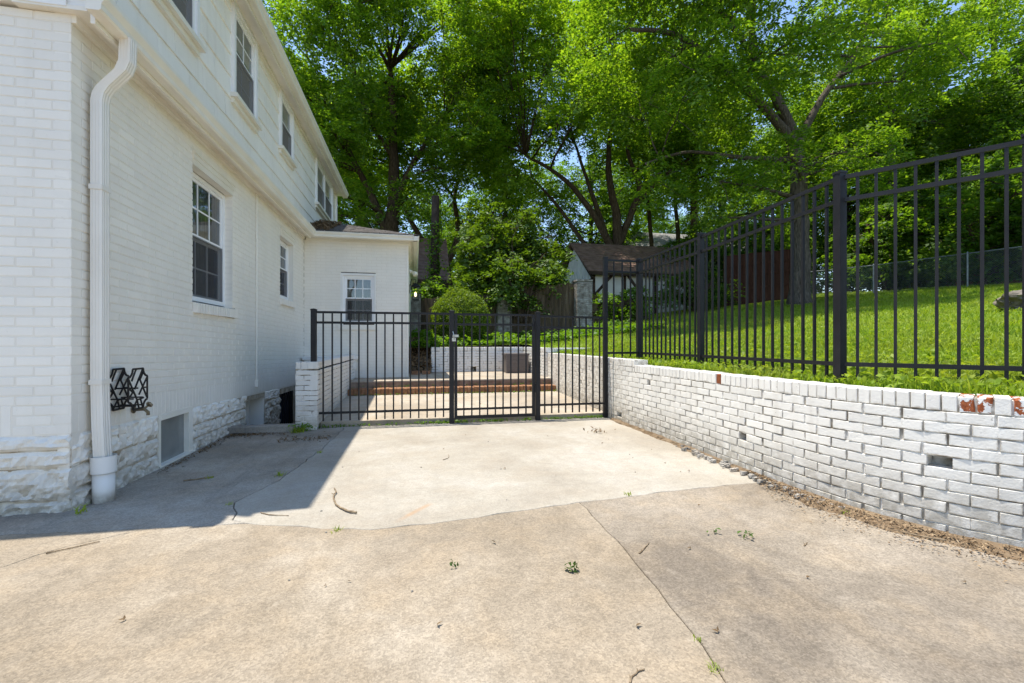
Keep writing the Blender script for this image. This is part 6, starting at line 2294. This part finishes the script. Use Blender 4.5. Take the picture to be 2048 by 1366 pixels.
# ------------------------------------------------------------------ grass
def blades(P, h, w_, mat, name, lean=0.45):
    n = len(P)
    a = rng.uniform(0, 2 * math.pi, n)
    b = np.column_stack([np.cos(a), np.sin(a), np.zeros(n)])
    ln_ = rng.uniform(0.1, 1.0, (n, 1)) * lean
    aa = rng.uniform(0, 2 * math.pi, n)
    dvec = np.column_stack([np.cos(aa), np.sin(aa), np.zeros(n)]) * ln_
    h = h.reshape(-1, 1)
    w_ = w_.reshape(-1, 1)
    up = np.array([0, 0, 1.0])
    V = np.empty((n, 5, 3))
    V[:, 0] = P - b * w_ / 2
    V[:, 1] = P + b * w_ / 2
    mid = P + up * h * 0.6 + dvec * h * 0.45
    V[:, 2] = mid + b * w_ * 0.38
    V[:, 3] = mid - b * w_ * 0.38
    V[:, 4] = P + up * h * (1 - 0.25 * ln_) + dvec * h * 1.3
    k = np.arange(n)[:, None] * 5
    F = np.concatenate([k + np.array([[0, 1, 2]]), k + np.array([[0, 2, 3]]), k + np.array([[3, 2, 4]])])
    return np_mesh(name, V.reshape(-1, 3), F, 3, mat)


chunks = []
wx_cache = {}
def wxa(y):
    k = round(float(y), 2)
    if k not in wx_cache:
        wx_cache[k] = wall_x(k)
    return wx_cache[k]
n = 60000          # near belt by the fence
y = rng.uniform(0.6, 9.8, n)
u = 0.22 + rng.exponential(1.5, n)
x = np.array([wxa(v) for v in y]) + u
chunks.append((x, y))
n = 95000
x = rng.uniform(3.2, 20.5, n)
y = rng.uniform(1.0, 20.0, n)
wxs = np.array([wxa(v) for v in y])
k = (x > wxs + 0.25) & ~((y > 9.7) & (y < 10.1) & (x < 4.4))
chunks.append((x[k], y[k]))
x = np.concatenate([c_[0] for c_ in chunks])
y = np.concatenate([c_[1] for c_ in chunks])
dist = np.hypot(x, y)
tuft = np.array([mnoise.noise(Vector((a * 1.6, b * 1.6, 3))) for a, b in zip(x, y)])
h = (0.055 + 0.035 * rng.uniform(0, 1, len(x)) + 0.045 * np.clip(tuft, 0, 1)) * np.clip(0.9 + dist * 0.02, 1, 1.4)
edge = np.array([wxa(v) for v in y])
h *= np.where((x - edge < 0.45) & (y < 9.8), rng.uniform(0.4, 1.35, len(x)), 0.85)
wdt = np.clip(0.0045 + 0.0011 * dist, 0.006, 0.026) * rng.uniform(0.7, 1.4, len(x))
P = np.column_stack([x, y, lawn_z(x, y) - 0.005])
o = link_mesh('grass', blades(P, h, wdt, M['grass'], 'lawn_blades', 0.9))
o['kind'] = 'stuff'
# broad weeds among the grass by the wall
n = 5200
y = rng.uniform(0.8, 9.6, n)
x = np.array([wxa(v) for v in y]) + 0.2 + rng.exponential(1.0, n)
P = np.column_stack([x, y, lawn_z(x, y) + rng.uniform(0.01, 0.10, n)])
o = link_mesh('lawn_weeds', leaf_mesh('lawn_weeds', P, 0.055, M['grass'], 0.8, 0.55, 0.0))
o['kind'] = 'stuff'

# ------------------------------------------------------------------ dirt strip, chips and broken concrete along the wall foot
mb = MB()
ks = 90
s_a, s_b = s_of(6.4), wall_curve.length * 0.93
rows_ = []
for i in range(ks + 1):
    s_ = s_a + (s_b - s_a) * i / ks
    p, _ = wall_curve.at(s_)
    wd = 0.06 + 0.05 * mnoise.noise(Vector((s_ * 3, 0, 0)))
    if p.y < 3.3:
        wd += 0.10 * min(1, (3.3 - p.y) / 0.5) + 0.06 * mnoise.noise(Vector((s_ * 2.2, 4, 0)))
    row = []
    for j in range(7):
        t = j / 6
        zz = 0.004 + 0.045 * (1 - t) ** 1.5 + (0.012 * mnoise.noise(Vector((s_ * 7, t * 3, 2))) if 0 < j < 6 else 0)
        if j == 6:
            zz = -0.012
        q = wall_curve.T(s_, -0.02 + t * (wd + 0.02) + (0.03 * mnoise.noise(Vector((s_ * 9, t * 5, 7))) if j > 2 else 0), zz)
        row.append(q)
    rows_.append(row)
V = [q for r_ in rows_ for q in r_]
F = [(i * 7 + j, (i + 1) * 7 + j, (i + 1) * 7 + j + 1, i * 7 + j + 1) for i in range(ks) for j in range(6)]
mb.add(V, F)
struct('dirt_strip', mb, M['dirt'], True)
n = 5200
s_ = rng.uniform(s_of(3.45), s_b, n)
P = []
for q in s_:
    p, _ = wall_curve.at(q)
    k = min(1, max(0.15, (3.4 - p.y) / 0.5))
    off = abs(random.gauss(0, 0.13)) * k + 0.02
    P.append(wall_curve.T(q, off + 0.01, 0.012 + 0.035 * max(0, 1 - off / 0.3)))
o = link_mesh('bark_chips', leaf_mesh('bark_chips', np.array(P), 0.024, M['mulch'], 1.5, 0.35, 0.0))
o['kind'] = 'stuff'
mb = MB()
for k in range(150):
    y = random.triangular(2.55, 4.6, 2.95)
    s_ = s_of(y)
    off = abs(random.gauss(0.05, 0.035)) + 0.01
    c_ = Vector(wall_curve.T(s_, off, 0.02))
    r_ = random.uniform(0.008, 0.026)
    vs_ = [c_ + Vector((random.uniform(0.5, 1) * sx, random.uniform(0.5, 1) * sy, random.uniform(0.4, 0.9) * sz)) * r_ for sx in (-1, 1) for sy in (-1, 1) for sz in (-1, 1)]
    mb.add(vs_, [(0, 1, 3, 2), (4, 6, 7, 5), (0, 4, 5, 1), (2, 3, 7, 6), (0, 2, 6, 4), (1, 5, 7, 3)])
o = link_mesh('concrete_rubble', mb.mesh('concrete_rubble', M['concrete_curb']))
o['kind'] = 'stuff'
# litter along the foot of the house, the curb and the gate line
P = []
for k in range(700):
    t = random.random()
    if t < 0.45:
        P.append((random.triangular(-2.3, -1.5, -2.2), 6.36 - abs(random.gauss(0, 0.10)), 0.008))
    elif t < 0.75:
        P.append((HX + 0.06 + abs(random.gauss(0, 0.05)), random.uniform(4.6, 6.4), 0.008))
    else:
        P.append((random.uniform(-1.6, -1.0), 5.9 + random.gauss(0, 0.10), 0.006))
o = link_mesh('leaf_litter', leaf_mesh('driveway_litter', np.array(P), 0.035, M['leaf_brown'], 1.6, 0.35, 0.0))
o['kind'] = 'stuff'
# weeds along the gate line and in the joint
P = []
for k in range(900):
    x = random.uniform(-1.5, 2.85)
    dens_ = 0.25 + 0.75 * (mnoise.noise(Vector((x * 2.3, 1, 0))) > 0.05) + 0.8 * (abs(x - 0.55) < 0.2) + 0.6 * (x > 1.9)
    if random.random() < dens_ * 0.75:
        P.append((x, 6.63 - abs(random.gauss(0, 0.03)), random.uniform(0.0, 0.035)))
for k in range(120):
    P.append((random.gauss(-1.45, 0.07), random.gauss(6.42, 0.05), random.uniform(0.0, 0.10)))
for k in range(170):
    P.append((random.uniform(-1.2, 2.9), random.gauss(9.14, 0.02), 0.135 + random.uniform(0, 0.03)))
    P.append((random.uniform(-1.2, 2.9), random.gauss(9.50, 0.015), 0.265 + random.uniform(0, 0.03)))
o = link_mesh('joint_weeds', leaf_mesh('joint_weeds', np.array(P), 0.05, M['ivy'], 0.6, 0.35, 0.0))
o['kind'] = 'stuff'


def weed(x, y, n_, h_, label, z=0.0):
    P_ = np.column_stack([rng.normal(x, h_ * 0.35, n_), rng.normal(y, h_ * 0.35, n_), np.full(n_, z - 0.003)])
    o_ = link_mesh('weed_tuft', blades(P_ - np.array([x, y, z]), rng.uniform(0.4, 1, n_) * h_, np.full(n_, h_ * 0.11), M['grass'], 'weed_tuft', 1.2), None, (x, y, z))
    return props(o_, label, 'weed', 'weeds growing in the driveway cracks')


weed(-1.30, 3.62, 16, 0.035, 'small weed at the bend of the crack nearest the house shadow edge')
weed(-1.16, 4.32, 26, 0.06, 'larger green weed midway along the shaded crack')
weed(-0.98, 5.12, 18, 0.05, 'weed near the top of the shaded crack')
weed(-0.47, 2.985, 22, 0.04, 'sunlit weed on the slab joint below the shadow corner')
weed(1.60, 3.215, 22, 0.045, 'weed on the sunlit joint near the wall')
weed(1.08, 1.60, 14, 0.03, 'upper tiny weed in the diagonal joint at the bottom')
weed(1.045, 1.43, 16, 0.035, 'lowest weed in the diagonal joint at the bottom edge')
weed(-1.72, 4.36, 18, 0.04, 'weed beside the pale twig in the house shade')
weed(-2.24, 3.655, 16, 0.075, 'feathery weed growing at the stone corner of the house')
weed(-1.48, 6.36, 40, 0.11, 'bushy weed at the foot of the white brick pier')
weed(2.86, 2.55, 14, 0.05, 'yellow green weed against the wall foot')


def stick(pts, r, label, mat='twig', cat='twig', group='twigs lying on the driveway', name='twig'):
    m_ = MB()
    sm = wobble(catmull(pts, 5), 0.002)
    n_ = len(sm)
    c0 = pts[len(pts) // 2]
    m_.tube(sm, [r * (1 - 0.5 * i / (n_ - 1)) * random.uniform(0.85, 1.15) for i in range(n_)], 7, 0.08)
    for k in (n_ // 3, 2 * n_ // 3):
        m_.tube([sm[k], sm[k] + Vector((random.uniform(-1, 1), random.uniform(-1, 1), 0.4)).normalized() * r * 3], [r * 0.5, r * 0.3], 5)
    return solo(name, m_, M[mat], label, cat, group, True, at=(c0[0], c0[1], 0))


stick([(-0.39, 3.245, 0.012), (-0.46, 3.30, 0.011), (-0.54, 3.42, 0.010), (-0.585, 3.56, 0.010), (-0.60, 3.66, 0.014), (-0.595, 3.72, 0.012), (-0.63, 3.84, 0.008)], 0.0075, 'long curved brown stick on the sunlit pale slab', cat='stick', name='stick')
stick([(-1.90, 4.31, 0.008), (-1.82, 4.325, 0.008), (-1.70, 4.385, 0.008)], 0.007, 'pale straight twig in the house shade')
stick([(-1.03, 3.40, 0.005), (-0.96, 3.345, 0.005), (-0.83, 3.30, 0.005)], 0.004, 'thin dark twig by the end of the shaded crack')
stick([(1.21, 2.31, 0.004), (1.27, 2.36, 0.004), (1.33, 2.42, 0.004)], 0.004, 'dark twig right of the diagonal joint')
stick([(2.18, 2.20, 0.004), (2.22, 2.225, 0.004)], 0.005, 'short dark twig near the mulch by the wall')
stick([(-1.99, 2.99, 0.006), (-1.92, 3.03, 0.006), (-1.8, 3.10, 0.006)], 0.004, 'pale twig lying in the crack at the left edge')
stick([(2.96, 2.02, 0.04), (2.88, 2.10, 0.04), (2.80, 2.20, 0.045)], 0.006, 'dark twig on the mulch strip')
stick([(0.72, 1.44, 0.004), (0.75, 1.47, 0.004), (0.80, 1.49, 0.004)], 0.004, 'pale twig at the bottom edge of the frame')
stick([(0.27, 4.55, 0.004), (0.33, 4.62, 0.005), (0.34, 4.75, 0.004)], 0.003, 'tiny forked twig on the pale slab toward the gate')


def sprig(x, y, n_, size, spread, label, mat='leaf_green', name='green_sprig', cat='sprig', group=None, z=0.012):
    P_ = np.column_stack([rng.normal(0, spread, n_), rng.normal(0, spread * 0.8, n_), rng.uniform(0.0, z * 2.5, n_)])
    o_ = link_mesh(name, leaf_mesh(name, P_, size, M[mat], 1.0, 0.45, 0.0), None, (x, y, 0.006))
    return props(o_, label, cat, group)


sprig(0.79, 2.21, 18, 0.036, 0.018, 'crumpled cluster of fresh green leaves left of the diagonal joint')
sprig(1.94, 2.36, 14, 0.032, 0.024, 'fresh green leaf spray on the slab toward the wall')
sprig(1.78, 2.46, 6, 0.03, 0.015, 'small green leaf bit beside the larger spray')
sprig(0.19, 2.36, 8, 0.022, 0.012, 'wilted green sprig in the middle foreground')
sprig(2.33, 5.55, 24, 0.05, 0.08, 'patch of dead leaves and stalks in front of the short fence panel', 'leaf_brown', 'dead_leaf_patch', 'leaf litter')
leaf_spots = [(1.51, 2.30), (2.33, 3.68), (2.41, 3.68), (1.98, 2.9), (0.90, 1.72), (1.18, 1.62), (-0.31, 2.33), (-0.42, 2.31), (2.1, 4.9), (1.6, 5.4), (2.5, 4.5), (0.8, 4.1), (1.2, 3.8), (0.3, 5.0), (-0.2, 4.4), (2.6, 1.7), (0.1, 1.9), (-1.2, 2.2), (1.9, 1.9), (0.45, 2.6), (0.62, 5.7), (1.1, 7.8), (0.4, 8.2), (2.2, 8.5), (1.9, 10.6)]
lf = None
for i, (x, y) in enumerate(leaf_spots):
    zz = 0.006 if y < 6.6 else (pz(x, y) + 0.006 if y < 9.2 else 0.392)
    if lf is None:
        P_ = np.array([[0, 0, 0.004], [0.008, 0.004, 0.006]])
        lf = link_mesh('fallen_leaf', leaf_mesh('fallen_leaf', P_, 0.032, M['leaf_brown'], 2.0, 0.45, 0.0), None, (x, y, zz))
        props(lf, 'small curled brown dead leaf lying on the concrete', 'dead leaf', 'dead leaves scattered on the concrete')
    else:
        o = lf.copy()
        col.objects.link(o)
        o.location = (x, y, zz)
        o.rotation_euler = (0, 0, random.uniform(0, 6.28))
        o.scale = (random.uniform(0.6, 1.2),) * 3
pm = MB()
pm.add([(-1, -0.7, -0.4), (0.9, -0.8, -0.4), (1.0, 0.7, -0.4), (-0.8, 0.8, -0.4), (-0.6, -0.4, 0.6), (0.5, -0.5, 0.7), (0.6, 0.4, 0.55), (-0.5, 0.5, 0.65)], [(0, 3, 2, 1), (4, 5, 6, 7), (0, 1, 5, 4), (1, 2, 6, 5), (2, 3, 7, 6), (3, 0, 4, 7)])
pme = pm.mesh('pebble', M['pebble'])
pb = None
for i in range(18):
    x, y = random.uniform(-1.6, 2.4), random.uniform(1.4, 5.5)
    o = link_mesh('pebble', pme, None, (x, y, 0.004))
    o.scale = (random.uniform(0.004, 0.008),) * 3
    o.rotation_euler = (0, 0, random.uniform(0, 6.28))
    props(o, 'tiny pebble lying loose on the driveway', 'pebble', 'pebbles scattered on the driveway')
